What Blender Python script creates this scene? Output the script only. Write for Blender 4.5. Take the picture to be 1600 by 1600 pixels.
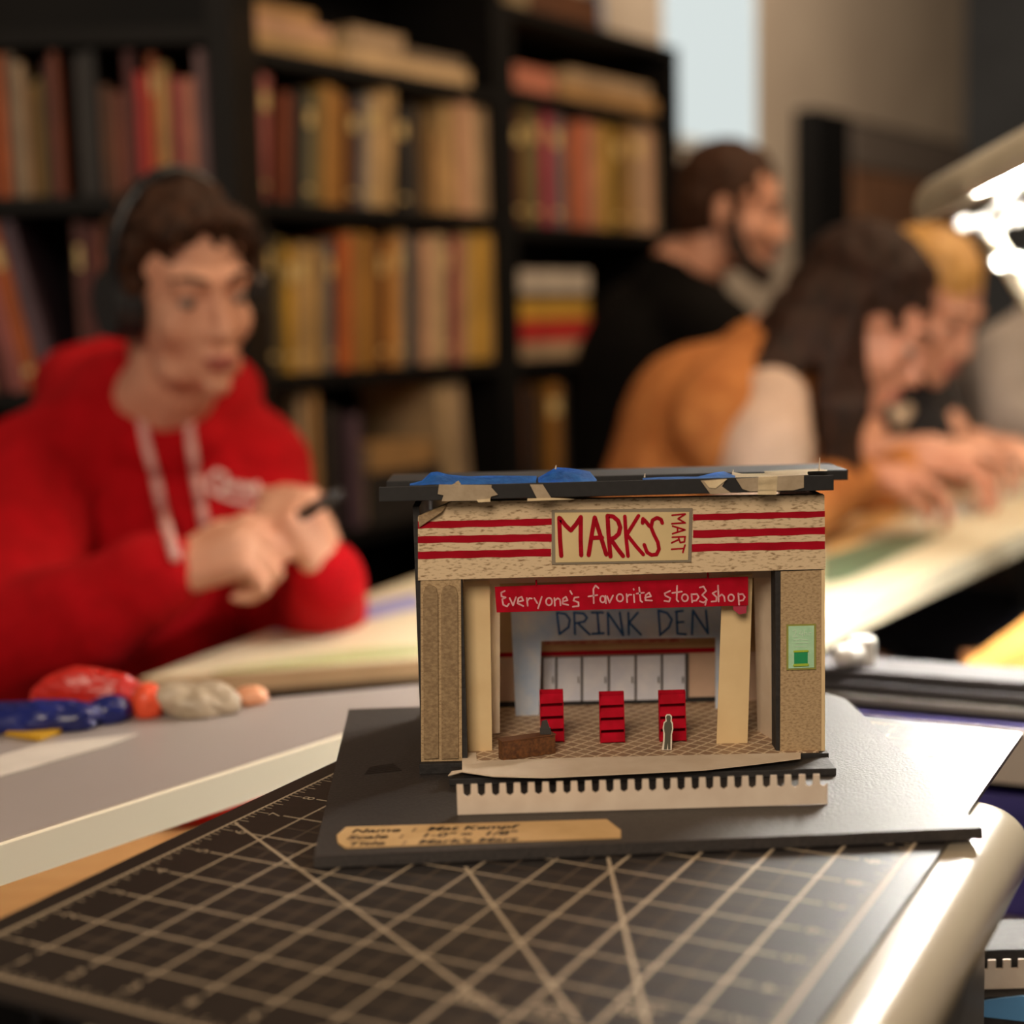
import bpy, bmesh, math, random
from mathutils import Vector as V, Matrix as Mx, noise as mnoise
for o in list(bpy.data.objects): bpy.data.objects.remove(o)
sc = bpy.context.scene
col = sc.collection
# ---------------------------------------------------------------- camera
FPX, PITCH, ROLL, YAW = 2358.0, 0.127886, -0.026970, -0.495526
GX, GY, IN = 16.5961, -13.7389, 0.0254
CZ = 1.2
ZM = CZ - 8.642354*IN                      # top of the cutting mat
_f0 = V((0, math.cos(PITCH), -math.sin(PITCH))); _r0 = V((1, 0, 0)); _u0 = _r0.cross(_f0)
_c, _s = math.cos(ROLL), math.sin(ROLL)
CR, CU, CF = _c*_r0+_s*_u0, -_s*_r0+_c*_u0, _f0
CAM = V((0, 0, CZ))
cd = bpy.data.cameras.new('camera'); cam = bpy.data.objects.new('camera', cd); col.objects.link(cam)
cd.sensor_width = 36; cd.sensor_fit = 'HORIZONTAL'; cd.lens = FPX*36/1600
cd.clip_start = 0.02; cd.clip_end = 60
cam.matrix_world = Mx(((CR.x, CU.x, -CF.x, 0), (CR.y, CU.y, -CF.y, 0), (CR.z, CU.z, -CF.z, CZ), (0, 0, 0, 1)))
cd.dof.use_dof = True; cd.dof.focus_distance = 0.715; cd.dof.aperture_fstop = 3.9; cd.dof.aperture_blades = 0
sc.camera = cam
# ---------------------------------------------------------------- world, lights, exposure
vs = sc.view_settings; vs.view_transform = 'Standard'; vs.look = 'None'; vs.gamma = 1; vs.use_curve_mapping = False
vs.exposure = 0.0
sc.cycles.use_denoising = True
sc.cycles.max_bounces = 6
sc.cycles.caustics_reflective = False; sc.cycles.caustics_refractive = False
sc.cycles.sample_clamp_indirect = 6
w = bpy.data.worlds.new('world'); sc.world = w; w.use_nodes = True
bg = w.node_tree.nodes['Background']; bg.inputs[0].default_value = (1.0, 0.80, 0.62, 1); bg.inputs[1].default_value = 0.15
def area(name, loc, target, size, power, color, size_y=None):
    l = bpy.data.lights.new(name, 'AREA'); l.energy = power; l.color = color; l.size = size
    if size_y: l.shape = 'RECTANGLE'; l.size_y = size_y
    o = bpy.data.objects.new(name, l); col.objects.link(o); o.location = loc
    o.rotation_euler = (V(target)-V(loc)).to_track_quat('-Z', 'Y').to_euler()
    return o
WARM = (1.0, 0.71, 0.45)
area('ceiling_lamp_near', (-0.5, -1.3, 2.35), (0.1, 0.9, 0.9), 0.9, 40, (1.0, 0.81, 0.62))
area('ceiling_lamp_shelves', (0.7, 1.5, 2.9), (0.0, 3.2, 1.0), 1.0, 20, WARM)
area('ceiling_lamp_right', (1.8, 2.6, 2.9), (1.2, 2.8, 0.9), 1.0, 30, WARM)
area('ceiling_lamp_far', (1.0, 4.2, 2.9), (1.6, 5.6, 1.6), 1.0, 22, (1.0, 0.86, 0.72))

# ---------------------------------------------------------------- placing helpers
def ray(x, y): return CF*FPX + CR*(x-800) - CU*(y-800)
def at(x, y, Y): d = ray(x, y); return CAM + d*(Y/d.y)           # point of a sight line at distance Y
def onz(x, y, z): d = ray(x, y); return CAM + d*((z-CZ)/d.z)       # ... at height z
def grid(u, v, z=None):                                             # cutting mat inches -> world
    a, b = (u-GX)*IN, (v-GY)*IN
    return V((a*math.cos(YAW)-b*math.sin(YAW), a*math.sin(YAW)+b*math.cos(YAW), ZM if z is None else z))
# ---------------------------------------------------------------- materials
def lin(c):
    return tuple(((v/255)/12.92 if v <= 10 else ((v/255+0.055)/1.055)**2.4) for v in c)
MATS = {}
def P(name, rgb, rough=0.6, rgb2=None, scale=30, bump=0.0, spec=0.5, emit=0, metal=0, alpha=1, trans=0, stretch=None, sharp=(0.35, 0.7), sheen=0, coat=0, detail=4):
    if name in MATS: return MATS[name]
    m = bpy.data.materials.new(name); m.use_nodes = True; nt = m.node_tree; b = nt.nodes['Principled BSDF']
    c1 = lin(rgb); c2 = lin(rgb2) if rgb2 else tuple(v*0.86 for v in c1)
    tc = nt.nodes.new('ShaderNodeTexCoord'); mp = nt.nodes.new('ShaderNodeMapping'); ns = nt.nodes.new('ShaderNodeTexNoise')
    nt.links.new(tc.outputs['Object'], mp.inputs[0]); nt.links.new(mp.outputs[0], ns.inputs['Vector'])
    if stretch:
        mp.inputs['Scale'].default_value = stretch[0]; mp.inputs['Rotation'].default_value = stretch[1]
    ns.inputs['Scale'].default_value = scale; ns.inputs['Detail'].default_value = detail
    rp = nt.nodes.new('ShaderNodeValToRGB'); rp.color_ramp.elements[0].position = sharp[0]; rp.color_ramp.elements[1].position = sharp[1]
    rp.color_ramp.elements[0].color = (*c2, 1); rp.color_ramp.elements[1].color = (*c1, 1)
    nt.links.new(ns.outputs[0], rp.inputs[0]); nt.links.new(rp.outputs[0], b.inputs['Base Color'])
    b.inputs['Roughness'].default_value = rough; b.inputs['Specular IOR Level'].default_value = spec; b.inputs['Metallic'].default_value = metal
    if sheen: b.inputs['Sheen Weight'].default_value = sheen
    if coat: b.inputs['Coat Weight'].default_value = coat
    if trans: b.inputs['Transmission Weight'].default_value = trans
    if emit: b.inputs['Emission Color'].default_value = (*c1, 1); b.inputs['Emission Strength'].default_value = emit
    if bump:
        bn = nt.nodes.new('ShaderNodeBump'); bn.inputs['Strength'].default_value = bump; bn.inputs['Distance'].default_value = 0.002
        nt.links.new(ns.outputs[0], bn.inputs['Height']); nt.links.new(bn.outputs[0], b.inputs['Normal'])
    MATS[name] = m; return m
# ---------------------------------------------------------------- mesh helpers
def link(name, bm, mats, parent=None, smooth=False):
    me = bpy.data.meshes.new(name); bmesh.ops.recalc_face_normals(bm, faces=bm.faces[:]) ; bm.to_mesh(me); bm.free()
    for m in (mats if isinstance(mats, (list, tuple)) else [mats]): me.materials.append(m)
    if smooth:
        for p in me.polygons: p.use_smooth = True
    o = bpy.data.objects.new(name, me); col.objects.link(o)
    if parent is not None: o.parent = parent; o.matrix_parent_inverse = Mx.Translation(-V(parent.location))
    return o
def tag(o, label=None, cat=None, group=None, kind=None):
    if label: o['label'] = label
    if cat: o['category'] = cat
    if group: o['group'] = group
    if kind: o['kind'] = kind
    return o
def thing(name, loc, label, cat, group=None):
    o = bpy.data.objects.new(name, None); col.objects.link(o); o.location = loc; o.empty_display_size = 0.05
    return tag(o, label, cat, group)
def quad(bm, pts, mi=0):
    f = bm.faces.new([bm.verts.new(p) for p in pts]); f.material_index = mi; return f
def prism(bm, pts, off, mi=0):
    """closed solid: polygon pts pushed along off"""
    off = V(off); a = [bm.verts.new(V(p)) for p in pts]; b = [bm.verts.new(V(p)+off) for p in pts]
    fs = [bm.faces.new(a), bm.faces.new(b[::-1])]
    n = len(pts)
    for i in range(n): fs.append(bm.faces.new((a[i], b[i], b[(i+1) % n], a[(i+1) % n])))
    for f in fs: f.material_index = mi
    return a+b
def box(bm, lo, hi, mi=0, M=None):
    pts = [V((lo[0], lo[1], lo[2])), V((hi[0], lo[1], lo[2])), V((hi[0], hi[1], lo[2])), V((lo[0], hi[1], lo[2]))]
    off = V((0, 0, hi[2]-lo[2]))
    vs_ = prism(bm, pts, off, mi)
    if M is not None:
        for v in vs_: v.co = M @ v.co
    return vs_
def bevel(bm, w=0.0008, seg=2):
    bmesh.ops.bevel(bm, geom=bm.edges[:], offset=w, segments=seg, affect='EDGES', profile=0.7)
def solid(name, pts, off, m, parent=None, bev=0):
    bm = bmesh.new(); prism(bm, pts, off)
    bmesh.ops.recalc_face_normals(bm, faces=bm.faces[:])
    if bev: bevel(bm, bev)
    return link(name, bm, m, parent)
def boxo(name, lo, hi, m, parent=None, bev=0, M=None):
    bm = bmesh.new(); box(bm, lo, hi)
    if bev: bmesh.ops.recalc_face_normals(bm, faces=bm.faces[:]); bevel(bm, bev)
    if M is not None: bmesh.ops.transform(bm, matrix=M, verts=bm.verts[:])
    return link(name, bm, m, parent)
def tube(bm, p0, p1, r0, r1=None, seg=14, mi=0):
    r1 = r0 if r1 is None else r1; p0 = V(p0); p1 = V(p1); d = p1-p0
    q = d.to_track_quat('Z', 'Y').to_matrix().to_4x4(); q.translation = (p0+p1)/2
    r = bmesh.ops.create_cone(bm, cap_ends=True, segments=seg, radius1=r0, radius2=r1, depth=d.length, matrix=q)
    for v in r['verts']:
        for f in v.link_faces: f.material_index = mi
def ball(bm, c, r, M=None, seg=16, mi=0):
    r = r if isinstance(r, (tuple, list)) else (r, r, r)
    m = Mx.Translation(V(c)) @ (M.to_4x4() if M is not None else Mx.Identity(4)) @ Mx.Diagonal((r[0], r[1], r[2], 1))
    q = bmesh.ops.create_uvsphere(bm, u_segments=seg, v_segments=max(6, seg*2//3), radius=1, matrix=m)
    for v in q['verts']:
        for f in v.link_faces: f.material_index = mi
def limb(bm, pts, rs):
    for i in range(len(pts)-1):
        if (V(pts[i+1])-V(pts[i])).length > 1e-5: tube(bm, pts[i], pts[i+1], rs[i], rs[i+1])
    for p, r in zip(pts, rs): ball(bm, p, r)
def remeshed(name, bm, m, parent=None, voxel=0.006, smooth=6, disp=None):
    """weld overlapping shapes into one continuous skin"""
    me = bpy.data.meshes.new(name); bm.to_mesh(me); bm.free()
    t = bpy.data.objects.new('tmp', me); col.objects.link(t)
    r = t.modifiers.new('r', 'REMESH'); r.mode = 'VOXEL'; r.voxel_size = voxel
    s = t.modifiers.new('s', 'SMOOTH'); s.iterations = smooth; s.factor = 0.5
    dg = bpy.context.evaluated_depsgraph_get(); me2 = bpy.data.meshes.new_from_object(t.evaluated_get(dg))
    bpy.data.objects.remove(t)
    me2.name = name; me2.materials.clear(); me2.materials.append(m)
    if disp:
        amp, sca = disp
        for v, n in [(v, v.normal.copy()) for v in me2.vertices]:
            v.co += n*amp*mnoise.noise(v.co*sca)
    for p in me2.polygons: p.use_smooth = True
    o = bpy.data.objects.new(name, me2); col.objects.link(o)
    if parent is not None: o.parent = parent; o.matrix_parent_inverse = Mx.Translation(-V(parent.location))
    return o
_rc = [0]
def ribbon(bm, pts, wd, mp0, mi=0, closed=False, n=8):
    """flat pen stroke through 2-D pts, mapped into space by mp(x, y)"""
    pts = [V((p[0], p[1])) for p in pts]
    if closed: pts.append(pts[0])
    for i_, (a, b) in enumerate(zip(pts, pts[1:])):
        mp = lambda x, y, k=i_ % 2: mp0(x, y)+V((0, -2.5e-5*k, 0))
        d = b-a
        if d.length < 1e-9: continue
        e = V((-d.y, d.x)).normalized()*wd/2
        quad(bm, [mp(*(a+e)), mp(*(b+e)), mp(*(b-e)), mp(*(a-e))], mi)
    for a in pts:
        _rc[0] = (_rc[0]+1) % 7
        mp = lambda x, y, k=_rc[0]: mp0(x, y)+V((0, -5e-5-1.2e-5*k, 0))
        f = [mp(a.x+wd/2*math.cos(2*math.pi*k/n), a.y+wd/2*math.sin(2*math.pi*k/n)) for k in range(n)]
        quad(bm, f, mi)
def circ(x, y, r, ry=None, n=12): return [(x+r*math.cos(2*math.pi*k/n), y+(ry or r)*math.sin(2*math.pi*k/n)) for k in range(n+1)]
def text_into(bm, s, org, ex, ey, size, align='CENTER', shear=0, mi=0, bold=0):
    cu = bpy.data.curves.new('t', 'FONT'); cu.body = s; cu.size = size; cu.align_x = align; cu.align_y = 'CENTER'; cu.shear = shear; cu.offset = bold*size
    t = bpy.data.objects.new('t', cu); col.objects.link(t)
    dg = bpy.context.evaluated_depsgraph_get(); dg.update(); me = bpy.data.meshes.new_from_object(t.evaluated_get(dg))
    bpy.data.objects.remove(t)
    ez = V(ex).cross(V(ey)); M = Mx((( ex[0], ey[0], ez[0], org[0]), (ex[1], ey[1], ez[1], org[1]), (ex[2], ey[2], ez[2], org[2]), (0, 0, 0, 1)))
    me.transform(M); k = len(bm.faces); bm.from_mesh(me); bm.faces.ensure_lookup_table()
    for f in bm.faces[k:]: f.material_index = mi
# ================================================================ SETTING
WD = V((0.5707, 0.8212, 0)); WN = V((0.8212, -0.5707, 0))      # direction of the shelf wall and its normal (towards us)
SH0 = at(400, 300, 2.65); SH0.z = 0                             # foot of the front of the middle bookcase
WALL0 = SH0 - WN*0.34
mwall = P('grey_plaster', (176, 160, 140), 0.9, (166, 150, 131), 3)
mdark = P('charcoal_paint', (66, 68, 70), 0.9, (58, 60, 62), 3)
def slab(name, a, b, thick, z0, z1, m):
    a, b = V(a), V(b); d = (b-a).normalized(); n = V((d.y, -d.x, 0))*thick
    o = solid(name, [V((a.x, a.y, z0)), V((b.x, b.y, z0)), V((b.x, b.y, z1)), V((a.x, a.y, z1))], n, m); tag(o, kind='structure'); return o
def onwall(x, y, off=0):                                        # point of a sight line on the back wall
    d = ray(x, y); return CAM + d*((WALL0+WN*off-CAM).dot(WN)/d.dot(WN))
pl, pr = onwall(1036, 226), onwall(1184, 226)
wa = WALL0 - WD*0.6
corner = onwall(1505, 300); corner.z = 0
# the back wall is built around the tall window
slab('wall_back', wa, (pl.x, pl.y, 0), -0.12, 0, 3.2, mwall)
slab('wall_back.001', (pr.x, pr.y, 0), corner, -0.12, 0, 3.2, mwall)
zs = (pl.z+pr.z)/2
slab('wall_back.002', (pl.x, pl.y, 0), (pr.x, pr.y, 0), -0.12, 0, zs, mwall)
wr = corner + WN*3.6
slab('wall_right', corner, wr, -0.12, 0, 3.2, mdark)
fl = boxo('floor', (-4, -2, -0.05), (6, 8.5, 0), P('dark_floor', (38, 33, 30), 0.7, (28, 25, 23), 4)); tag(fl, kind='structure')
# window: frame, and a pane glowing in place of the bright overcast sky
win = thing('window_1', (pl+pr)/2, None, None); win['kind'] = 'structure'
wm = P('window_frame_paint', (214, 220, 220), 0.5)
def onw(s, z, o): return V((pl.x, pl.y, 0)) + WD*s - WN*o + V((0, 0, z))
W = (V((pr.x, pr.y, 0))-V((pl.x, pl.y, 0))).length
bm = bmesh.new()
for s0, s1, z0, z1 in ((0, 0.012, zs, 3.2), (W-0.012, W, zs, 3.2), (0, W, zs, zs+0.012)):
    prism(bm, [onw(s0, z0, 0.0), onw(s1, z0, 0.0), onw(s1, z1, 0.0), onw(s0, z1, 0.0)], -WN*0.05)
link('window_frame', bm, wm, win)
solid('window_pane', [onw(0.012, zs+.012, 0.004), onw(W-.012, zs+.012, 0.004), onw(W-.012, 3.2, 0.004), onw(0.012, 3.2, 0.004)], -WN*0.005, P('daylit_glass', (228, 238, 236), 0.3, (222, 234, 233), 2, emit=0.86), win)
solid('window_sill', [onw(-.0, zs-.02, -0.008), onw(W+.0, zs-.02, -0.008), onw(W+.0, zs, -0.008), onw(-.0, zs, -0.008)], -WN*0.05, wm, win)
_b = MATS['daylit_glass'].node_tree.nodes['Principled BSDF']; _l = _b.inputs['Base Color'].links[0]; MATS['daylit_glass'].node_tree.links.remove(_l); _b.inputs['Base Color'].default_value = (.02, .02, .02, 1)
# ================================================================ BOOKCASES
mblack = P('black_painted_wood', (14, 12, 11), 0.6, (10, 9, 8), 12, spec=.2)
def frame_of(o, d):                                              # local x along shelf, y into the shelf, z up
    d = V(d).normalized(); n = V((-d.y, d.x, 0))
    return Mx(((d.x, n.x, 0, o.x), (d.y, n.y, 0, o.y), (0, 0, 1, 0), (0, 0, 0, 1)))
def bookcase(label, M, width, zsh, top, depth=0.29):
    t = thing('bookcase', M @ V((width/2, depth/2, 0)), label, 'bookcase')
    bt = 0.036
    for x0 in (-bt/2, width-bt/2): boxo('side_panel', (x0, 0, 0), (x0+bt, depth, top), mblack, t, 0.002, M)
    boxo('back_panel', (bt/2, depth-0.012, 0), (width-bt/2, depth, top), mblack, t, 0, M)
    for z in zsh: boxo('shelf', (bt/2, 0.002, z-0.026), (width-bt/2, depth-0.012, z), mblack, t, 0.002, M)
    return t
MM = frame_of(SH0, WD)
def shelf_s(M, x, y=300, ey=0.0):                               # sight line -> distance along the shelf front
    d = M.to_3x3() @ V((1, 0, 0)); n = M.to_3x3() @ V((0, -1, 0)); o = M.translation
    r = ray(x, y); p = CAM + r*((o-CAM).dot(n)/r.dot(n)); return (p-o).dot(d), p.z
s_l, _ = shelf_s(MM, 376); s_m, _ = shelf_s(MM, 792); s_r, _ = shelf_s(MM, 1060)
z1 = shelf_s(MM, 400, 311)[1]; z2 = shelf_s(MM, 400, 588)[1]; z0 = shelf_s(MM, 400, 72)[1]
GAP = (z1-z2)
zz = [z0+GAP, z0, z1, z2, z2-GAP, z2-2*GAP, z2-3*GAP+.02]
def shifted(M, s): return M @ Mx.Translation((s, 0, 0))
M_mid = shifted(MM, s_l); M_rgt = shifted(MM, s_m+0.0)
bookcase('tall black bookcase behind the red hoodie, its rows full of tan books', M_mid, s_m-s_l-0.018, zz, z0+1.6*GAP)
z0r = shelf_s(MM, 830, 142)[1]; z1r = shelf_s(MM, 830, 350)[1]; z2r = shelf_s(MM, 830, 562)[1]; ztop = shelf_s(MM, 830, 35)[1]
ztop = shelf_s(MM, 1045, 72)[1]
zzr = [ztop, z0r, z1r, z2r, z2r-.31, z2r-.62, 0.1]
bookcase('tall black bookcase beside the window, with a yellow and red book pile', shifted(MM, s_m+0.020), s_r-s_m-0.03, zzr, ztop)
pL = at(352, 300, 2.27); pL.z = 0
ML = frame_of(pL - V((1.0, 0.02, 0)), V((1, 0.02, 0)))
zL1 = shelf_s(ML, 200, 303)[1]; zL2 = shelf_s(ML, 200, 610)[1]; zL0 = shelf_s(ML, 200, 40)[1]
GL = zL1-zL2
bookcase('tall black bookcase at the left edge, behind the headphones', ML, 1.0, [zL0+.0, zL1, zL2, zL2-GL, 0.1], zL0+0.5)

CN = {'rust': (138, 66, 36), 'grey beige': (150, 130, 105), 'ochre': (176, 120, 45), 'dark red': (98, 30, 26), 'charcoal': (58, 52, 48),
      'brown': (110, 66, 34), 'red': (205, 42, 34), 'orange': (214, 108, 44), 'straw': (212, 168, 96), 'crimson': (176, 44, 52),
      'salmon': (226, 140, 112), 'mauve': (160, 120, 120), 'black': (30, 26, 24), 'pink': (196, 110, 104), 'sage': (118, 112, 84), 'mustard': (196, 140, 62),
      'cream': (236, 200, 152), 'slate': (104, 110, 116), 'tan': (206, 160, 102), 'peach': (236, 184, 146), 'olive': (132, 112, 54),
      'yellow': (232, 180, 60), 'maroon': (100, 48, 38), 'beige': (200, 172, 136), 'magenta': (190, 40, 80), 'violet': (106, 82, 96), 'sand': (218, 178, 120), 'white': (222, 208, 190), 'amber': (222, 150, 62)}
def cmat(cn): 
    c = tuple(int(v*.86) for v in CN[cn]); return P('cover_'+cn.replace(' ', '_'), c, 0.6, tuple(int(v*0.85) for v in c), 14)
mpage = P('book_pages', (214, 190, 150), 0.85, (190, 165, 125), 60)
mgold = P('spine_print', (216, 190, 130), 0.5)
def book(M, s, wdt, hgt, z, cn, label, group, lean=0.0, dep=0.19, inset=0.02, flat=False, band=True):
    """standing (or flat) book: cover with spine towards us and a page block"""
    if flat: L = Mx.Translation((s, inset, z))
    else: L = Mx.Translation((s, inset, z)) @ Mx.Rotation(lean, 4, 'Y')
    T = M @ L
    bm = bmesh.new(); t = 0.003
    if flat: lo_hi = [((0, 0, 0), (wdt, dep, t)), ((0, 0, hgt-t), (wdt, dep, hgt)), ((0, 0, t), (wdt, t*1.5, hgt-t))]
    else: lo_hi = [((0, 0, 0), (t, dep, hgt)), ((wdt-t, 0, 0), (wdt, dep, hgt)), ((t, 0, 0), (wdt-t, t*1.5, hgt))]
    for lo, hi in lo_hi: box(bm, lo, hi, 0)
    if band and not flat:
        for f0, f1 in ((0.72, 0.86), (0.1, 0.14)):
            box(bm, (t, -0.0006, hgt*f0), (wdt-t, 0, hgt*f1), 1)
    bmesh.ops.transform(bm, matrix=T, verts=bm.verts[:])
    o = link('book', bm, [cmat(cn), mgold if random.random() < .16 else cmat(cn)])
    o['label'] = label; o['category'] = 'book'; o['group'] = group
    bm = bmesh.new()
    if flat: box(bm, (0.004, t*1.5, t), (wdt-.004, dep-.004, hgt-t))
    else: box(bm, (t, t*1.5, 0.003), (wdt-t, dep-.004, hgt-.004))
    bmesh.ops.transform(bm, matrix=T, verts=bm.verts[:])
    link('pages', bm, mpage, o)
    return o
random.seed(4)
used = {}
def row(M, items, z, where, zcap=None, lean_all=None):
    """items: (x0px, x1px, ytop px, colour, lean) read off the photo; each becomes a book on the shelf at height z"""
    n = len(items)
    for i, it in enumerate(items):
        x0, x1, yt, cn = it[:4]; lean = it[4] if len(it) > 4 else (lean_all(i) if lean_all else 0.0)
        yb = it[5] if len(it) > 5 else 300
        s0 = shelf_s(M, x0, 400)[0]; s1 = shelf_s(M, x1, 400)[0]; zt = shelf_s(M, (x0+x1)/2, yt)[1]
        wdt = max(0.008, s1-s0-0.0012)
        h = min(max(0.08, zt-z), (zcap or 9)-z-.032)
        lf = items[i-1][3] if i else None; rt = items[i+1][3] if i < n-1 else None
        nb = ('between %s and %s books' % (lf, rt)) if lf and rt else ('first of the row, next to the %s book' % rt if rt else 'last of the row, next to the %s book' % lf)
        lab = '%s book %s, %s' % (cn, nb, where)
        if lab in used: lab = lab.replace(' book ', ' narrow book ' if wdt < 0.02 else ' thick book ', 1)
        used[lab] = 1
        if lean: h = h/math.cos(lean)
        book(M, s0 - (h*.45*math.sin(lean) if lean_all and i else 0), wdt*(math.cos(lean)), h, z+0.0008+(wdt*math.sin(lean) if lean > 0 else 0), cn, lab, 'books, '+where, lean, dep=random.uniform(.15, .21), inset=random.uniform(.012, .03))
row(ML, [(-40, -22, 90, 'brown'), (-21, -2, 80, 'rust'), (-1, 20, 60, 'orange'), (21, 36, 80, 'grey beige'), (37, 52, 95, 'beige'), (53, 66, 130, 'ochre'), (67, 78, 120, 'olive'), (79, 92, 90, 'maroon'), (93, 106, 70, 'rust'),
         (128, 145, 80, 'charcoal'), (146, 164, 70, 'black'), (165, 183, 130, 'brown'), (184, 204, 140, 'rust'), (205, 222, 58, 'dark red'), (223, 240, 110, 'red'), (241, 255, 80, 'orange'), (256, 274, 95, 'straw'),
         (275, 293, 118, 'crimson'), (294, 314, 120, 'salmon'), (315, 331, 75, 'mauve'), (332, 346, 72, 'violet')], zL1, 'left bookcase upper row', zL0)
row(ML, [(-50, -28, 380, 'tan', -0.2), (-27, -2, 350, 'dark red', -0.2), (0, 22, 350, 'pink', -0.2), (23, 45, 345, 'orange', -0.2), (46, 70, 345, 'violet', -0.2), (108, 124, 345, 'maroon'), (125, 142, 350, 'dark red'), (143, 160, 350, 'rust'), (300, 318, 350, 'black'), (319, 334, 360, 'charcoal')], zL2, 'left bookcase lower row', zL1)
row(M_mid, [(392, 407, 95, 'sage'), (408, 424, 100, 'maroon'), (425, 440, 118, 'pink'), (458, 475, 145, 'rust'), (478, 492, 140, 'black'), (493, 507, 150, 'sage'), (508, 522, 140, 'olive'), (523, 543, 135, 'mustard'), (544, 562, 142, 'ochre'),
            (563, 577, 160, 'brown'), (578, 591, 150, 'slate'), (592, 609, 150, 'cream'), (610, 632, 140, 'sand'), (645, 660, 170, 'black'), (661, 677, 165, 'charcoal'), (696, 712, 210, 'tan'), (713, 731, 130, 'sand'), (732, 752, 128, 'peach'), (753, 768, 140, 'cream'), (769, 782, 150, 'beige')], z1, 'middle bookcase upper row', z0, lambda i: .085 if 0 < i < 13 else 0)
row(M_mid, [(404, 417, 350, 'grey beige'), (418, 431, 355, 'beige'), (432, 446, 360, 'charcoal'), (447, 459, 372, 'olive'), (460, 476, 385, 'yellow'), (477, 494, 380, 'sand'), (495, 511, 385, 'straw'), (512, 526, 380, 'grey beige'), (527, 538, 375, 'slate'), (539, 555, 368, 'orange'), (556, 570, 362, 'tan'),
            (571, 586, 365, 'mustard'), (587, 602, 370, 'ochre'), (603, 614, 372, 'brown'), (615, 630, 375, 'amber'), (631, 643, 362, 'tan'), (644, 656, 366, 'slate'), (657, 668, 372, 'charcoal'), (669, 686, 370, 'peach'), (687, 706, 368, 'cream'), (707, 719, 360, 'maroon'), (720, 732, 372, 'pink'), (733, 748, 362, 'sand'), (749, 764, 368, 'yellow'), (765, 780, 362, 'straw')], z2, 'middle bookcase lower row', z1, lambda i: .045 if i > 2 else 0)
row(shifted(MM, s_m+.02), [(806, 816, 170, 'salmon'), (817, 830, 175, 'brown'), (831, 847, 170, 'olive'), (848, 862, 168, 'sage'), (863, 877, 165, 'magenta'), (878, 892, 180, 'mauve'), (893, 906, 185, 'slate'), (907, 922, 190, 'orange'), (923, 941, 188, 'salmon'), (942, 958, 195, 'tan'), (959, 972, 192, 'yellow'), (973, 985, 200, 'olive'), (986, 998, 195, 'mustard'), (999, 1014, 190, 'beige'), (1015, 1030, 195, 'peach'), (1031, 1042, 192, 'grey beige')], z1r, 'right bookcase upper row', z0r)
def flat_book(M, x0, x1, zb, th, cn, label, group, inset=0.02, dep=0.2):
    s0 = shelf_s(M, x0, 400)[0]; s1 = shelf_s(M, x1, 400)[0]
    return book(M, s0, s1-s0, th, zb+0.0008, cn, label, group, flat=True, inset=inset, dep=dep)
g = 'books lying flat on the top shelf of the middle bookcase'
flat_book(M_mid, 396, 560, z0, 0.030, 'sand', 'long sand book lying lowest on the upper shelf, left end of the middle bookcase', g)
flat_book(M_mid, 402, 545, z0+.031, 0.028, 'peach', 'peach book lying on the long sand book, left end of the middle bookcase', g)
flat_book(M_mid, 410, 520, z0+.060, 0.022, 'tan', 'tan book topmost of the flat pile at the left end of the upper shelf', g)
flat_book(M_mid, 565, 755, z0, 0.034, 'cream', 'long cream book lying lowest on the upper shelf, right end of the middle bookcase', g)
flat_book(M_mid, 575, 655, z0+.035, 0.04, 'beige', 'thick beige book lying on the long cream book', g)
flat_book(M_mid, 660, 745, z0+.035, 0.018, 'grey beige', 'thin grey beige book lying on the long cream book', g)
flat_book(M_mid, 400, 500, z1-0.026-0.0, 0.022, 'white', 'white book lying flat at the shelf edge below the pink and rust books', g, inset=-0.19, dep=0.18) if False else None
g = 'books lying flat in the right bookcase'
_MR = shifted(MM, s_m+.02)
flat_book(_MR, 850, 955, ztop, .07, 'brown', 'brown box file on top of the bookcase beside the window', 'books on top of the right bookcase')
bq = _MR @ V((shelf_s(_MR, 978)[0], .08, ztop+.0005)); bt_ = thing('glass_jar', bq, 'pale blue glass jar on top of the bookcase beside the window', 'jar')
bm = bmesh.new(); tube(bm, bq, bq+V((0, 0, .09)), .028, .026, 20); link('jar_body', bm, P('pale_blue_glass', (130, 150, 176), .15), bt_, True)
bm = bmesh.new(); tube(bm, bq+V((0, 0, .09)), bq+V((0, 0, .105)), .022, .022, 20); link('jar_lid', bm, P('jar_lid', (90, 96, 104), .3), bt_, True)
MR = shifted(MM, s_m+.02)
flat_book(MR, 808, 885, z0r, 0.055, 'salmon', 'thick salmon book lying on the highest visible shelf beside the tan one', g)
flat_book(MR, 893, 1040, z0r, 0.040, 'tan', 'wide tan book lying on the highest visible shelf of the right bookcase', g)
flat_book(MR, 905, 1030, z0r+.041, 0.03, 'beige', 'beige book lying on the wide tan book', g)
zp = z2r
for cn, th, lab in (('beige', .035, 'beige book at the bottom of the pile under the red book'), ('red', .05, 'thick red book in the pile, below the yellow book'), ('yellow', .042, 'thick yellow book in the pile, on the red book'), ('charcoal', .014, 'thin charcoal book between the yellow and the white book'), ('white', .05, 'thick white book on top of the yellow and red pile')):
    flat_book(MR, 808+random.uniform(-2, 4), 924+random.uniform(-6, 6), zp, th, cn, lab, 'book pile in the right bookcase', inset=0.01, dep=0.22); zp += th+.001
flat_book(MR, 935, 1030, z2r, 0.06, 'brown', 'brown box file lying right of the colourful pile, behind the black sweater', 'book pile in the right bookcase')
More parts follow.
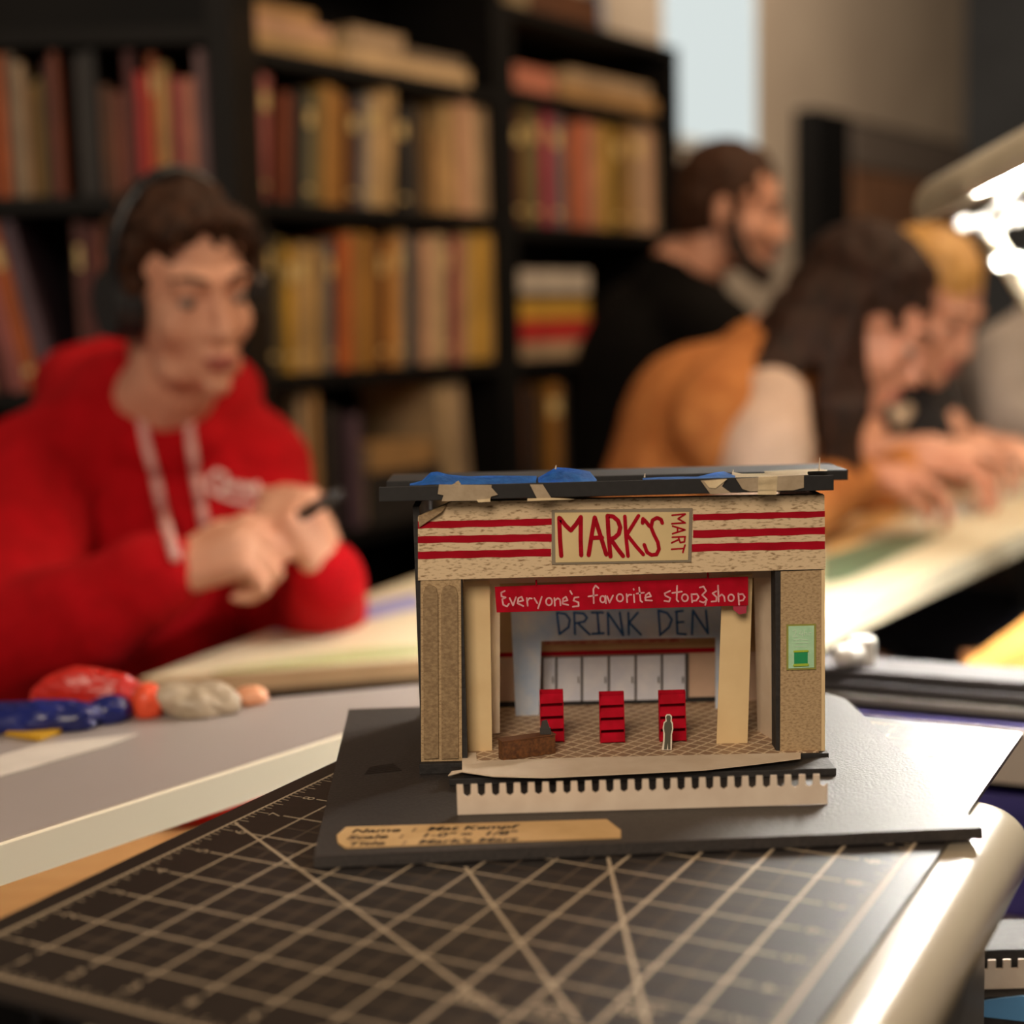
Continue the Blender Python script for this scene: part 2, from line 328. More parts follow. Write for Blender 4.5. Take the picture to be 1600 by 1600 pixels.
# lower clutter in the middle bookcase
z3 = z2-GAP
row(M_mid, [(470, 486, 605, 'beige'), (487, 500, 612, 'tan'), (512, 530, 640, 'charcoal'), (545, 565, 650, 'violet'), (706, 726, 600, 'cream', -0.12), (727, 745, 596, 'beige', -0.12)], z3, 'middle bookcase bottom row')
flat_book(M_mid, 575, 690, z3, .10, 'charcoal', 'thick charcoal binder lying in the bottom row under the tan roll', 'books in the bottom row')
flat_book(M_mid, 580, 680, z3+.101, .05, 'tan', 'thick tan book lying on the charcoal binder in the bottom row', 'books in the bottom row')
row(MR, [(812, 830, 600, 'brown'), (831, 846, 610, 'black'), (860, 880, 600, 'ochre'), (881, 896, 600, 'charcoal')], z2r-.31, 'right bookcase bottom row')
# ================================================================ FAR CABINET, on the back wall right of the window
ca = onwall(1240, 500, 0.0); cb = onwall(1480, 500, 0.0); ca.z = cb.z = 0
MC = frame_of(ca + WN*0.085, WD); cw = (cb-ca).length
cabt = thing('cabinet', MC @ V((cw/2, .15, 0)), 'tall black framed cabinet with brown doors against the far wall', 'cabinet')
ch = onwall(1262, 178).z
boxo('body', (0, .02, 0), (cw, .08, ch), mblack, cabt, .004, MC)
boxo('cabinet_frame', (0, 0, 0), (.19*cw, .02, ch), mblack, cabt, .002, MC)
mbrown = P('brown_wood', (140, 98, 68), 0.6, (104, 72, 50), 6, stretch=((6, 1, 1), (0, 0, 0)))
dw = (cw*.80-.01)/3
for k in range(3):
    d = boxo('door', (.2*cw+k*dw, -.004, .08), (.2*cw+(k+1)*dw-.008, .019, ch-.18), mbrown, cabt, .003, MC)
    boxo('handle', (.2*cw+.02+k*dw, -.02, .95), (.2*cw+.035+k*dw, -.004, 1.08), P('dull_steel', (130, 128, 124), .35, metal=1), d, .002, MC)
boxo('top_panel', (.2*cw, -.004, ch-.17), (cw-.01, .019, ch-.02), P('greyed_wood', (110, 98, 88), .6), cabt, .002, MC)
# ================================================================ TABLES
def ztop(z): return z
mlam = P('grey_laminate', (164, 155, 151), 0.42, (153, 144, 140), 2.2)
medge = P('scuffed_cream_edge', (244, 236, 214), 0.4, (200, 188, 162), 16, sharp=(.26, .36))
mleg = P('black_steel', (26, 25, 25), 0.4)
def table(name, label, poly, z, th, mt, medg, inset=0.06, edge=0.004):
    c = sum((V(p) for p in poly), V())/len(poly)
    t = thing(name, (c.x, c.y, 0), label, 'table')
    solid('tabletop', [V((p[0], p[1], z-th)) for p in poly], (0, 0, th), mt, t)
    bm = bmesh.new()
    for i in range(len(poly)):
        a = V(poly[i]); b = V(poly[(i+1) % len(poly)]); a = V((a.x, a.y, 0)); b = V((b.x, b.y, 0)); d = (b-a).normalized()
        n = V((d.y, -d.x, 0))
        if n.dot((a+b)/2-V((c.x, c.y, 0))) < 0: n = -n
        q0, q1 = a+d*0.0005, b-d*0.0005
        prism(bm, [V((q0.x, q0.y, z-th-.0005)), V((q1.x, q1.y, z-th-.0005)), V((q1.x, q1.y, z-.0012)), V((q0.x, q0.y, z-.0012))], n*edge)
    link('edge_strip', bm, medg, t)
    for p in poly[:4]:
        q = V((p[0], p[1], 0)); q += (V((c.x, c.y, 0))-q).normalized()*inset*1.6
        boxo('leg', (q.x-.018, q.y-.018, 0), (q.x+.018, q.y+.018, z-th), mleg, t, .002)
    return t
# table 1: the grey table running beside the mat on the left
Z1 = 0.95
t1 = [onz(0, 1313, Z1), onz(700, 1092, Z1), onz(730, 1062, Z1), onz(-160, 1146, Z1)]
_d = (t1[0]-t1[1]).normalized(); t1[0] = t1[0]+_d*.35; t1[3] = t1[2]+(t1[3]-t1[2])*1.35
T1 = table('drafting_table', 'grey laminate table with scuffed cream edge, left of the cutting mat', t1, Z1, 0.021, mlam, medge)
# table 2: the pale table in front of the red hoodie
Z2 = 0.88
mpale = P('pale_drafting_vinyl', (226, 214, 184), 0.45, (214, 204, 172), 3)
mtan = P('tan_wood_edge', (176, 146, 110), 0.5, (160, 130, 96), 8)
t2 = [onz(222, 1060, Z2), onz(440, 1042, Z2), onz(760, 1020, Z2), onz(860, 830, Z2), onz(640, 905, Z2), onz(240, 1040, Z2)]
T2 = table('drafting_table', 'pale vinyl topped table in front of the person in red', [t2[0], t2[2], t2[3], t2[4]], Z2, 0.018, mpale, mtan)
_a, _b2 = V(t2[0]), V(t2[2]); _dd = (_b2-_a).normalized(); _nn = V((-_dd.y, _dd.x, 0))*.05
solid('under_table_shade', [V((q.x, q.y, Z2-.13)) for q in (_a+_dd*.05+_nn, _b2-_dd*.03+_nn, _b2-_dd*.03+_nn*1.3, _a+_dd*.05+_nn*1.3)], (0, 0, .111), mleg, T2)  # added dark strip in place of the black shade beneath the tabletop
# table 3: the long table on the right
t3 = [onz(1272, 972, Z2), onz(1750, 762, Z2), onz(1750, 680, Z2), onz(1280, 771, Z2)]
T3 = table('drafting_table', 'long pale table on the right where two women lean over work', t3, Z2, 0.03, mpale, P('white_table_edge', (246, 240, 214), 0.35), inset=.1)
# ================================================================ CART UNDER THE MAT
mplas = P('glossy_cream_plastic', (172, 161, 141), 0.27, (168, 157, 137), 3)
cart = thing('storage_cart', grid(7.8, 7, 0), 'cream plastic drawer cart under the cutting mat, with thick rounded top edge', 'cart')
TH = 0.036; CU1, CV1 = 12.42, 13.5; CU0, CV0 = 2.6, -2.0
bm = bmesh.new()
def rrect(off):                                              # rounded-corner outline pulled inwards by off
    R = 1.1-off; pts = []
    for cu_, cv_, a0 in ((CU1-1.1, CV1-1.1, 0), (CU0+1.1, CV1-1.1, 90), (CU0+1.1, CV0+1.1, 180), (CU1-1.1, CV0+1.1, 270)):
        for k in range(9):
            a = math.radians(a0+k*90/8); pts.append((cu_+R*math.cos(a), cv_+R*math.sin(a)))
    return pts
loops = []
rr = TH/2/IN
for k in range(17):
    a = math.pi/2 - math.pi*k/16
    loops.append([bm.verts.new(grid(u, v, ZM-0.0024-TH/2+TH/2*math.sin(a))) for u, v in rrect(rr*(1-math.cos(a)))])
n = len(loops[0])
for a, b in zip(loops, loops[1:]):
    for i in range(n): bm.faces.new((a[i], a[(i+1) % n], b[(i+1) % n], b[i]))
bm.faces.new(loops[0]); bm.faces.new(loops[-1][::-1])
link('cart_top', bm, mplas, cart, smooth=True)
mfrost = P('frosted_plastic', (150, 148, 146), 0.28, (120, 118, 116), 4, trans=0.25)
u0, u1, v0, v1 = CU0+1.0, CU1-0.75, CV0+1, CV1-0.85
ztp = ZM-0.0024-TH
solid('cart_body', [grid(u0, v0, 0.08), grid(u1, v0, 0.08), grid(u1, v1, 0.08), grid(u0, v1, 0.08)], (0, 0, ztp-.081), mfrost, cart, .004)
for k in range(4):
    zb = 0.12+k*0.2
    d = solid('drawer', [grid(u0+.3, v0, zb), grid(u1-.3, v0, zb), grid(u1-.3, v0, zb+.17), grid(u0+.3, v0, zb+.17)], (grid(0, -.5, 0)-grid(0, 0, 0)), mfrost, cart, .003)
for uu, vv in ((u0+1, v0+1), (u1-1, v0+1), (u1-1, v1-1), (u0+1, v1-1)):
    bm = bmesh.new(); tube(bm, grid(uu-.4, vv, .04), grid(uu+.4, vv, .04), .04, seg=20); link('caster', bm, mleg, cart)
# ================================================================ CUTTING MAT
mmat = P('black_mat_vinyl', (31, 26, 25), 0.43, (25, 21, 20), 160, bump=0.05, spec=0.7)
mline = P('mat_print_bright', (190, 172, 146), 0.5, spec=.7)
mfine = P('mat_print_dim', (104, 90, 76), 0.45, spec=.3)
mtk = 0.0022
mat = thing('cutting_mat', grid(5.5, 8.5, ZM-mtk), 'large black cutting mat printed with a pale inch grid, under the model', 'cutting mat')
pts = []
for cu_, cv_, a0 in ((11.28, 17.28, 0), (-.28, 17.28, 90), (-.28, -.28, 180), (11.28, -.28, 270)):
    for k in range(6):
        a = math.radians(a0+k*18); pts.append(grid(cu_+.17*math.cos(a), cv_+.17*math.sin(a), ZM-mtk))
solid('mat_sheet', pts, (0, 0, mtk), mmat, mat)
bm = bmesh.new()
def gm(z): return lambda u, v: grid(u, v, z)
def ln(u0, v0, u1, v1, w, mi, z=None):
    d = V((u1-u0, v1-v0)); e = V((-d.y, d.x)).normalized()*w/2; zz_ = ZM+(0.00012 if mi == 0 else 0.00007) if z is None else z
    quad(bm, [grid(u0+e.x, v0+e.y, zz_), grid(u1+e.x, v1+e.y, zz_), grid(u1-e.x, v1-e.y, zz_), grid(u0-e.x, v0-e.y, zz_)], mi)
W1, W2 = 0.052, 0.03
for u in (0, 11): ln(u, 0, u, 17, .06, 0)
for v in (0, 17): ln(0, v, 11, v, .06, 0)
for u in range(1, 11): ln(u, .78 if u not in (1, 10) else .78, u, 16.3, .055 if u > 6 else .045, 0)
for v in range(1, 17): ln(.62, v, 10.38, v, .042, 0, ZM+.00014)
for k in range(2, 20):
    if k % 2: ln(k/2, 1, k/2, 16, W2, 1, ZM+.00008)
for k in range(2, 32):
    if k % 2: ln(1, k/2, 10, k/2, W2, 1, ZM+.00010)
for k in range(1, 17*8):
    L = .30 if k % 8 == 0 else (.24 if k % 4 == 0 else (.18 if k % 2 == 0 else .12))
    ln(0, k/8, L, k/8, .022, 0); ln(11-L, k/8, 11, k/8, .022, 0)
for k in range(1, 11*8):
    L = .30 if k % 8 == 0 else (.24 if k % 4 == 0 else (.18 if k % 2 == 0 else .12))
    ln(k/8, 17-L, k/8, 17, .022, 0); ln(k/8, 0, k/8, L, .022, 0)
def gl(px0, py0, px1, py1):                                      # straight guide line through two seen points
    a, b = onz(px0, py0, ZM), onz(px1, py1, ZM)
    def inv(p):
        X, Y = p.x, p.y
        return (GX+(X*math.cos(YAW)+Y*math.sin(YAW))/IN, GY+(-X*math.sin(YAW)+Y*math.cos(YAW))/IN)
    return inv(a), inv(b)
for q in ((367, 1286, 790, 1590), (727, 1355, 905, 1600), (950, 1340, 1020, 1640)):
    (ua, va), (ub, vb) = gl(*q); ln(ua, va, ub, vb, .055, 0, ZM+.00017)
ex = (grid(1, 0)-grid(0, 0))/IN; ey = (grid(0, 1)-grid(0, 0))/IN
for v in range(1, 17):
    text_into(bm, str(v), grid(.46, v+.0, ZM+.00013), ey*1, -ex, .34*IN)
    text_into(bm, str(v), grid(10.56, v, ZM+.00013), -ey, ex, .36*IN)
for u in range(1, 11):
    text_into(bm, str(u), grid(u, .5, ZM+.00013), ex, ey, .38*IN)
    text_into(bm, str(11-u), grid(u, 16.55, ZM+.00013), -ex, -ey, .38*IN)
for (px_, py_, s_) in ((740, 1562, '30°'), (665+200, 1580, '45°'), (1003, 1580, '60°')):
    p = onz(px_, py_, ZM+.00013); text_into(bm, s_, p, ex, ey, .42*IN)
bmesh.ops.transform(bm, matrix=Mx.Identity(4), verts=bm.verts[:])
me = bpy.data.meshes.new('printed_grid'); bm.to_mesh(me); bm.free(); me.materials.append(mline); me.materials.append(mfine)
o = bpy.data.objects.new('printed_grid', me); col.objects.link(o); o.parent = mat; o.matrix_parent_inverse = Mx.Translation(-V(mat.location))
o['label'] = 'pale printed grid lines, ticks and numbers'
# ================================================================ DISPLAY BOARD
ZB = ZM+0.0056
mfoam = P('black_foam_board', (52, 46, 43), 0.56, (36, 31, 29), 700, bump=.15, spec=.75, detail=2)
mfoamd = P('black_foam_edge', (38, 35, 34), 0.7, (26, 24, 24), 200, bump=.3)
corners = [onz(490, 1338, ZB), onz(1536, 1293, ZB), onz(1322, 1092, ZB), onz(1290, 1083, ZB), onz(545, 1108, ZB)]
board = tag(solid('display_board', [V((p.x, p.y, ZB-.005)) for p in corners], (0, 0, .005), mfoam), 'black foam board on the cutting mat, carrying the model shop', 'board')
mk = P('kraft_label', (204, 168, 116), 0.7, (194, 158, 106), 80)
mink = P('black_ink', (34, 24, 20), 0.6)
bm = bmesh.new()
for q_ in range(5): ribbon(bm, [(570+q_*2, 1209-q_*2.6), (627-q_*3, 1203-q_*2.4)], 1.2, lambda x, y: onz(x, y, ZB+.0002), n=4)
link('pencil_smudge', bm, P('black_ink', (34, 24, 20), 0.6), board)
lab_px = [(526, 1306), (541, 1293), (948, 1281), (970, 1298), (970, 1310), (740, 1318), (540, 1326), (528, 1318)]
lab = tag(solid('paper_label', [onz(x, y, ZB+.0001) for x, y in lab_px], (0, 0, .00035), mk), 'tan tape label with handwriting at the front of the black board', 'label')
bm = bmesh.new(); a = onz(541, 1300, ZB); b = onz(948, 1288, ZB); exl = (b-a).normalized(); eyl = V((-exl.y, exl.x, 0))
for (x, y, s_) in ((548, 1299, 'Name  :  Mat Kempf'), (541, 1309, 'Scale  :   1-0" =  1/8"'), (541, 1319, "Title   :  Mark's Mart")):
    p = onz(x, y, ZB+.0006); text_into(bm, s_, p, exl*1.62, eyl*1.25, .0052, 'LEFT', .25, bold=.028)
link('handwriting', bm, mink, lab)
# ================================================================ MODEL SHOP
YF = 0.699
def fp(Y=YF): return lambda x, y: at(x, y, Y)
def zoomed(ox, oy, k, Y): return lambda x, y: at(ox+x/k, oy+y/k, Y)
mod = thing('model_building', at(972, 1200, YF+.05), 'hand-made card model of a corner shop with red striped front and open interior', 'model')
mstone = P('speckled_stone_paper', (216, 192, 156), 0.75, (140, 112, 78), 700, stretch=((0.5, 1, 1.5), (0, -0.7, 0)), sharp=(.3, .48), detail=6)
mstoned = P('darker_stone_paper', (182, 156, 118), 0.75, (146, 120, 86), 900, stretch=((0.7, 1, 1.3), (0, -0.8, 0)), sharp=(.32, .56), detail=5)  # stone paper in a darker tone for the pillar facings
mflute = P('brown_flute_paint', (160, 136, 100), 0.7, (128, 104, 74), 700, stretch=((0.8, 1, 1.2), (0, -0.8, 0)))
mcard = P('cream_card', (226, 200, 152), 0.7, (218, 190, 142), 60)
mcard2 = P('white_card', (226, 208, 184), 0.7, (214, 194, 168), 60)
mred = P('red_marker', (172, 5, 34), 0.8, (150, 4, 24), 260, stretch=((.25, 1, 1), (0, 0, 0)), spec=.15)
mredp = P('red_paper', (182, 4, 36), 0.8, (156, 3, 26), 130, spec=.15)
mfd = 0.0052
back = V((0, 1, 0))
def panel(name, px, Y, dep, m, parent=mod, bev=0): return solid(name, [at(x, y, Y) for x, y in px], back*dep, m, parent, bev)
# black structure behind the facing papers
XL, XR = at(652, 1000, YF).x, at(1289, 1000, YF).x
ZT = at(652, 792, YF).z
ZF = ZB+0.0052
boxo('foundation', (XL-.001, YF-.004, ZB+.0001), (XR+.001, YF+.112, ZF), mfoamd, mod, .0004)
boxo('foundation_step', (at(702, 1225, .676).x, .676, ZB+.0001), (XR+.0005, YF-.0045, ZB+.0036), mfoamd, mod, .0006)
boxo('side_wall', (XL, YF+.001, ZF), (XL+mfd*.6, YF+.104, ZT), mfoamd, mod)
boxo('side_wall', (XR-mfd*.6, YF+.001, ZF), (XR, YF+.104, ZT), mfoamd, mod)
# pillars
pL_in = at(722, 1000, YF).x; pR_in = at(1218, 1000, YF).x
boxo('pillar_core', (XL+.0002, YF+.0005, ZF), (pL_in+.0008, YF+.012, at(652, 907, YF).z), mfoamd, mod)
boxo('pillar_core', (pR_in-.0018, YF+.0005, ZF), (XR-.0002, YF+.012, at(1289, 890, YF).z), mfoamd, mod)
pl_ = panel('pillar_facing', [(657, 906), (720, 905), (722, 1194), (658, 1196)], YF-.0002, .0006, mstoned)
for x0, x1 in ((661, 684), (689, 715)):
    bm = bmesh.new()
    pp = [(x0, 930), (x0+3, 918), ((x0+x1)/2, 914), (x1-3, 918), (x1, 930), (x1+1, 1185), (x0+1, 1186)]
    prism(bm, [at(x, y, YF-.0012) for x, y in pp], back*.001); link('flute', bm, mflute, pl_)
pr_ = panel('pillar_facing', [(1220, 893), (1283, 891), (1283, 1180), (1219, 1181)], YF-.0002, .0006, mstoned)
panel('pillar_edge', [(1283.4, 891), (1289, 890), (1289, 1180), (1283.4, 1180)], YF-.0002, .0007, P('cut_card_edge', (236, 208, 160), .7))
# fascia
fas = panel('fascia', [(653, 808), (706, 784), (1288, 773), (1290, 889), (653, 907)], YF-.0008, .0056, mstone)
solid('torn_corner', [at(653.5, 806, YF-.001), at(700, 787, YF-.001), at(690, 800, YF-.0035), at(655, 824, YF-.002)], back*.0003, mflute, fas)  # torn flap, its brown shadow put into the colour
for (a, b, c, d) in (((653, 815, 826), (862, 810, 820.5), 0, 0), ((653, 838, 848.5), (862, 834, 846), 0, 0), ((653, 862, 873.5), (861, 857.5, 869), 0, 0), ((1083, 803.5, 813.5), (1289, 798.5, 808), 0, 0), ((1083, 828.5, 841), (1289, 823.5, 834.5), 0, 0), ((1081, 850, 862), (1289, 845.5, 858), 0, 0)):
    bm = bmesh.new(); N = 16; up, dn = [], []
    for k in range(N+1):
        t = k/N; x = a[0]+(b[0]-a[0])*t
        up.append((x, a[1]+(b[1]-a[1])*t+.35*math.sin(k*1.9+a[1]))); dn.append((x, a[2]+(b[2]-a[2])*t+.5*math.sin(k*1.3+a[2])))
    for k in range(N): quad(bm, [at(*up[k], YF-.00095), at(*up[k+1], YF-.00095), at(*dn[k+1], YF-.00095), at(*dn[k], YF-.00095)])
    link('painted_stripe', bm, mred, fas)
# sign
sg = panel('sign', [(862, 797), (1082, 794), (1080, 878), (862, 882)], YF-.0016, .0006, P('grey_sign_border', (140, 128, 108), .7), mod)
panel('sign_panel', [(867, 801), (1077, 800), (1075, 875), (868, 879)], YF-.0019, .0003, P('cream_sign_paper', (222, 198, 146), .7), sg)
bm = bmesh.new(); mp = zoomed(850, 780, 6.4, YF-.0021)
for st in ([(152, 185), (160, 400), (172, 565)], [(160, 190), (215, 262), (268, 312), (320, 250), (368, 178)], [(368, 178), (366, 400), (372, 560)],
           [(507, 182), (478, 350), (446, 558)], [(507, 182), (560, 350), (622, 552)], [(470, 388), (580, 384)],
           [(635, 165), (645, 350), (664, 572)], [(635, 166), (690, 172), (740, 215), (762, 280), (748, 345), (705, 385), (655, 402)], [(672, 405), (730, 490), (790, 568)],
           [(808, 172), (820, 380), (840, 568)], [(945, 165), (890, 255), (830, 350)], [(840, 368), (920, 470), (992, 552)],
           [(990, 195), (985, 238)], [(1000, 205), (1028, 235), (1052, 268)],
           [(1182, 238), (1170, 202), (1130, 185), (1085, 210), (1070, 280), (1100, 355), (1138, 430), (1150, 500), (1125, 552), (1075, 558), (1030, 530), (1002, 455)]):
    ribbon(bm, st, 43 if st[0][0] < 800 else 37, mp)
for st in ([(1280, 160), (1412, 148)], [(1412, 150), (1340, 195), (1410, 235)], [(1278, 245), (1412, 236)], [(1285, 268), (1410, 306)], [(1410, 306), (1285, 345)], [(1335, 285), (1335, 328)],
           [(1282, 380), (1412, 375)], [(1410, 378), (1404, 425), (1362, 434), (1345, 385)], [(1345, 405), (1276, 436)], [(1276, 500), (1400, 492)], [(1410, 458), (1388, 532)]):
    ribbon(bm, st, 17, mp)
link('sign_lettering', bm, mred, sg)
# roof
mroof = P('black_roof_board', (24, 23, 24), 0.6, (16, 15, 16), 300)
rf = solid('roof_board', [at(592, 784, .6895), at(592, 761, .6895), at(1303, 742, .6895), at(1303, 766, .6895)], V((0, .074, -.0085)), mroof, mod, .0003)
a = at(604, 752, .768); b = at(1325, 734, .768)
rb = solid('roof_board', [at(604, 764, .768), a, b, at(1325, 750, .768)], V((0, .045, -.001)), mroof, mod, .0003)
mmask = P('masking_tape', (228, 208, 168), 0.6, (212, 190, 150), 200, bump=.2)
mmaskt = P('thin_masking_tape', (176, 158, 132), 0.5, (160, 142, 116), 200, bump=.2)
mblue = P('blue_painters_tape', (46, 128, 214), 0.55, (34, 104, 190), 240, bump=.3)
YT = .6885
for px, m in (([(686, 757), (768, 758), (768, 762), (778, 773), (767, 776), (766, 782), (690, 783), (693, 774), (684, 772)], mmaskt),
              ([(828, 757), (848, 757), (862, 779), (840, 781)], mmaskt), ([(1095, 751), (1135, 748), (1128, 760), (1142, 770), (1110, 772)], mmaskt),
              ([(1150, 748), (1256, 742), (1256, 762), (1240, 766), (1172, 768), (1160, 764)], mmaskt), ([(1185, 745), (1215, 744), (1213, 773), (1184, 773)], mmask)):
    panel('masking_tape', px, YT, .0004, m)
bm = bmesh.new()
for px in ([(824, 779), (862, 778), (898, 780), (824, 783)], [(1100, 752), (1136, 749), (1118, 763), (1108, 762)], [(745, 781), (766, 779), (766, 784), (747, 785)]):
    panel('masking_tape', px, YT-.0006, .0004, mmask)
def crumple(name, px_pts, Y0, Y1, hgt, m, seed=0, parent=mod):
    """a strip of tape lying on the roof with a ragged raised back edge"""
    random.seed(seed); bm = bmesh.new(); n = len(px_pts); rows = []
    for j in range(4):
        t = j/3; r = []
        for i, (x, yf, yb) in enumerate(px_pts):
            yy = yf+(yb-yf)*t; r.append(bm.verts.new(at(x+random.uniform(-1, 1), yy, Y0+(Y1-Y0)*t)+V((0, 0, random.uniform(-hgt, hgt)*(0.3+t)*.4))))
        rows.append(r)
    for a_, b_ in zip(rows, rows[1:]):
        for i in range(n-1): bm.faces.new((a_[i], a_[i+1], b_[i+1], b_[i]))
    bmesh.ops.solidify(bm, geom=bm.faces[:], thickness=.0003)
    return link(name, bm, m, parent, smooth=True)
crumple('painters_tape', [(640, 759, 756), (660, 758, 750), (672, 757, 738), (684, 757, 737), (700, 757, 742), (730, 757, 744), (770, 756, 744), (810, 756, 743), (838, 756, 742)], .691, .700, .001, mblue, 1)
crumple('painters_tape', [(841, 757, 748), (852, 756, 738), (868, 756, 731), (885, 755, 731), (905, 755, 735), (922, 754, 738), (932, 752, 750)], .691, .703, .001, mblue, 2)
crumple('painters_tape', [(1004, 750, 747), (1030, 749, 745), (1060, 749, 745), (1090, 748, 746), (1115, 748, 740), (1130, 747, 738), (1148, 747, 742)], .694, .706, .001, mblue, 3)
crumple('masking_tape', [(700, 758, 757), (715, 757, 752), (716, 757, 750), (720, 757, 755)], .690, .694, .0004, mmask, 4)
crumple('masking_tape', [(1143, 748, 738), (1160, 746, 741), (1190, 745, 740), (1230, 744, 738), (1262, 742, 737)], .6915, .72, .0006, mmask, 5)
crumple('masking_tape', [(1195, 739, 737), (1230, 738, 734), (1280, 736, 732), (1292, 736, 734)], .73, .765, .0005, mmask, 6)
bm = bmesh.new()
for (x, y0, y1) in ((868, 727, 733), (1007, 740, 746), (1280, 715, 735), (1145, 734, 742)): tube(bm, at(x, y1, .70), at(x+.8, y0, .70), .0004, .0002, seg=6)
link('glue_thread', bm, mcard2, mod)
# interior: floor, walls
YB = .795
m_tile = bpy.data.materials.new('diamond_tile_print'); m_tile.use_nodes = True; nt = m_tile.node_tree; bs = nt.nodes['Principled BSDF']
tc = nt.nodes.new('ShaderNodeTexCoord'); mpn = nt.nodes.new('ShaderNodeMapping'); ck = nt.nodes.new('ShaderNodeTexBrick')
nt.links.new(tc.outputs['Object'], mpn.inputs[0]); mpn.inputs['Rotation'].default_value = (0, 0, .70); nt.links.new(mpn.outputs[0], ck.inputs['Vector'])
ck.offset = 0; ck.inputs['Scale'].default_value = 1; ck.inputs['Brick Width'].default_value = .0062; ck.inputs['Row Height'].default_value = .0062; ck.inputs['Mortar Size'].default_value = .0006; ck.inputs['Mortar Smooth'].default_value = .2
ck.inputs['Color1'].default_value = (*lin((150, 120, 94)), 1); ck.inputs['Color2'].default_value = (*lin((168, 138, 108)), 1); ck.inputs['Mortar'].default_value = (*lin((220, 196, 162)), 1)
nt.links.new(ck.outputs['Color'], bs.inputs['Base Color']); bs.inputs['Roughness'].default_value = .6
yfr = onz(980, 1184, ZF).y
bx0, bx1 = pL_in+.001, XR-.004
boxo('shop_floor', (pL_in, yfr, ZF), (XR-.0035, YB+.003, ZF+.0005), m_tile, mod)
ap = [(722, 1177), (744, 1177), (745, 1190), (900, 1185), (1218, 1178), (1251, 1177), (1251, 1186), (1180, 1195), (1100, 1204), (960, 1211), (850, 1216), (770, 1214), (722, 1207), (700, 1213), (706, 1206), (722, 1204)]
bm = bmesh.new(); prism(bm, [onz(x, y, ZF+.0006) for x, y in ap], V((0, 0, .0004))); link('paper_apron', bm, mcard2, mod)
def bpan(name, px, Y, m, dep=.0006, parent=mod): return panel(name, px, Y, dep, m, parent)
bw = bpan('back_wall', [(716, 880), (1210, 866), (1208, 1112), (718, 1124)], YB, P('pinkish_card', (216, 186, 162), .8, (206, 176, 152), 90), .004)
bpan('upper_wall_band', [(716, 880), (1200, 866), (1200, 1018), (716, 1028)], YB-.0004, P('ochre_card', (190, 154, 110), .8, (178, 142, 100), 90), .0003, bw)
bm = bmesh.new()
for px in ([(740, 1021), (1150, 1011), (1150, 1018), (740, 1028)],): quad(bm, [at(x, y, YB-.0007) for x, y in px])
link('painted_stripe', bm, mred, bw)
bpan('red_shelf_print', [(849, 995), (1070, 990), (1070, 1003), (849, 1008)], YB-.0006, P('faded_red_print', (170, 84, 70), .7, (196, 140, 110), 300), .0002, bw)
bpan('black_skirting', [(725, 1098), (1150, 1088), (1150, 1102), (725, 1113)], YB-.0008, mroof, .0004, bw)
mdoor = P('pale_blue_door_print', (228, 232, 242), .6, (212, 218, 234), 120)
mline2 = P('grey_pencil', (76, 70, 70), .7)
fr = bpan('fridge_door_frame', [(846, 1027), (1076, 1021), (1076, 1092), (846, 1097)], YB-.001, mline2, .0003, bw)
xs = [849, 869, 909, 951, 993, 1034, 1072]
for i, (x0, x1) in enumerate(zip(xs, xs[1:])):
    k = (x0-849)/223*6
    d = bpan('fridge_door', [(x0+(2.2 if i else 0), 1028.5-k), (x1-1.6, 1028-k-.5), (x1-1.6, 1096-k*.7-.5), (x0+(2.2 if i else 0), 1096.5-k*.7)], YB-.0014, mdoor, .0003)
    bm = bmesh.new(); box(bm, (at(x1-6, 1060, YB-.002).x, YB-.0022, at(x1-6, 1066, YB).z), (at(x1-4.5, 1060, YB).x, YB-.0016, at(x1-6, 1056, YB).z)); link('handle', bm, mline2, d)
# DRINK DEN arch
YA = .776
mblu = P('blue_grey_wash', (222, 226, 232), .8, (170, 196, 228), 70, sharp=(.3, .75), detail=3)
bm = bmesh.new(); prism(bm, [at(x, y, YA) for x, y in [(797, 930), (1140, 920), (1140, 996), (1000, 998), (846, 1002), (842, 1121), (806, 1122)]], back*.0008)
arch = link('arch_sign', bm, mblu, mod)
panel('arch_leg', [(1118, 930), (1160, 928), (1156, 1112), (1118, 1112)], YA+.004, .0008, mblu)
bm = bmesh.new(); mp = zoomed(760, 890, 3.72, YA-.0003)
for st in ([(410, 250), (425, 375)], [(410, 250), (460, 258), (485, 290), (478, 335), (425, 375)], [(510, 250), (515, 375)], [(508, 250), (565, 255), (585, 280), (570, 302), (518, 312)], [(530, 310), (600, 378)],
           [(645, 252), (655, 370)], [(612, 250), (678, 250)], [(615, 374), (682, 370)], [(710, 378), (705, 250), (795, 382), (775, 250)], [(825, 250), (828, 378)], [(880, 250), (830, 308), (898, 378)],
           [(1000, 238), (1010, 380)], [(1000, 238), (1050, 252), (1078, 290), (1062, 335), (1008, 382)], [(1105, 245), (1110, 372), (1160, 376)], [(1100, 245), (1142, 240)], [(1105, 308), (1146, 304)], [(1195, 376), (1200, 238), (1288, 372), (1276, 238)]):
    ribbon(bm, st, 13, mp)
link('arch_lettering', bm, P('blue_pencil', (40, 104, 172), .7, (30, 84, 150), 200), arch)
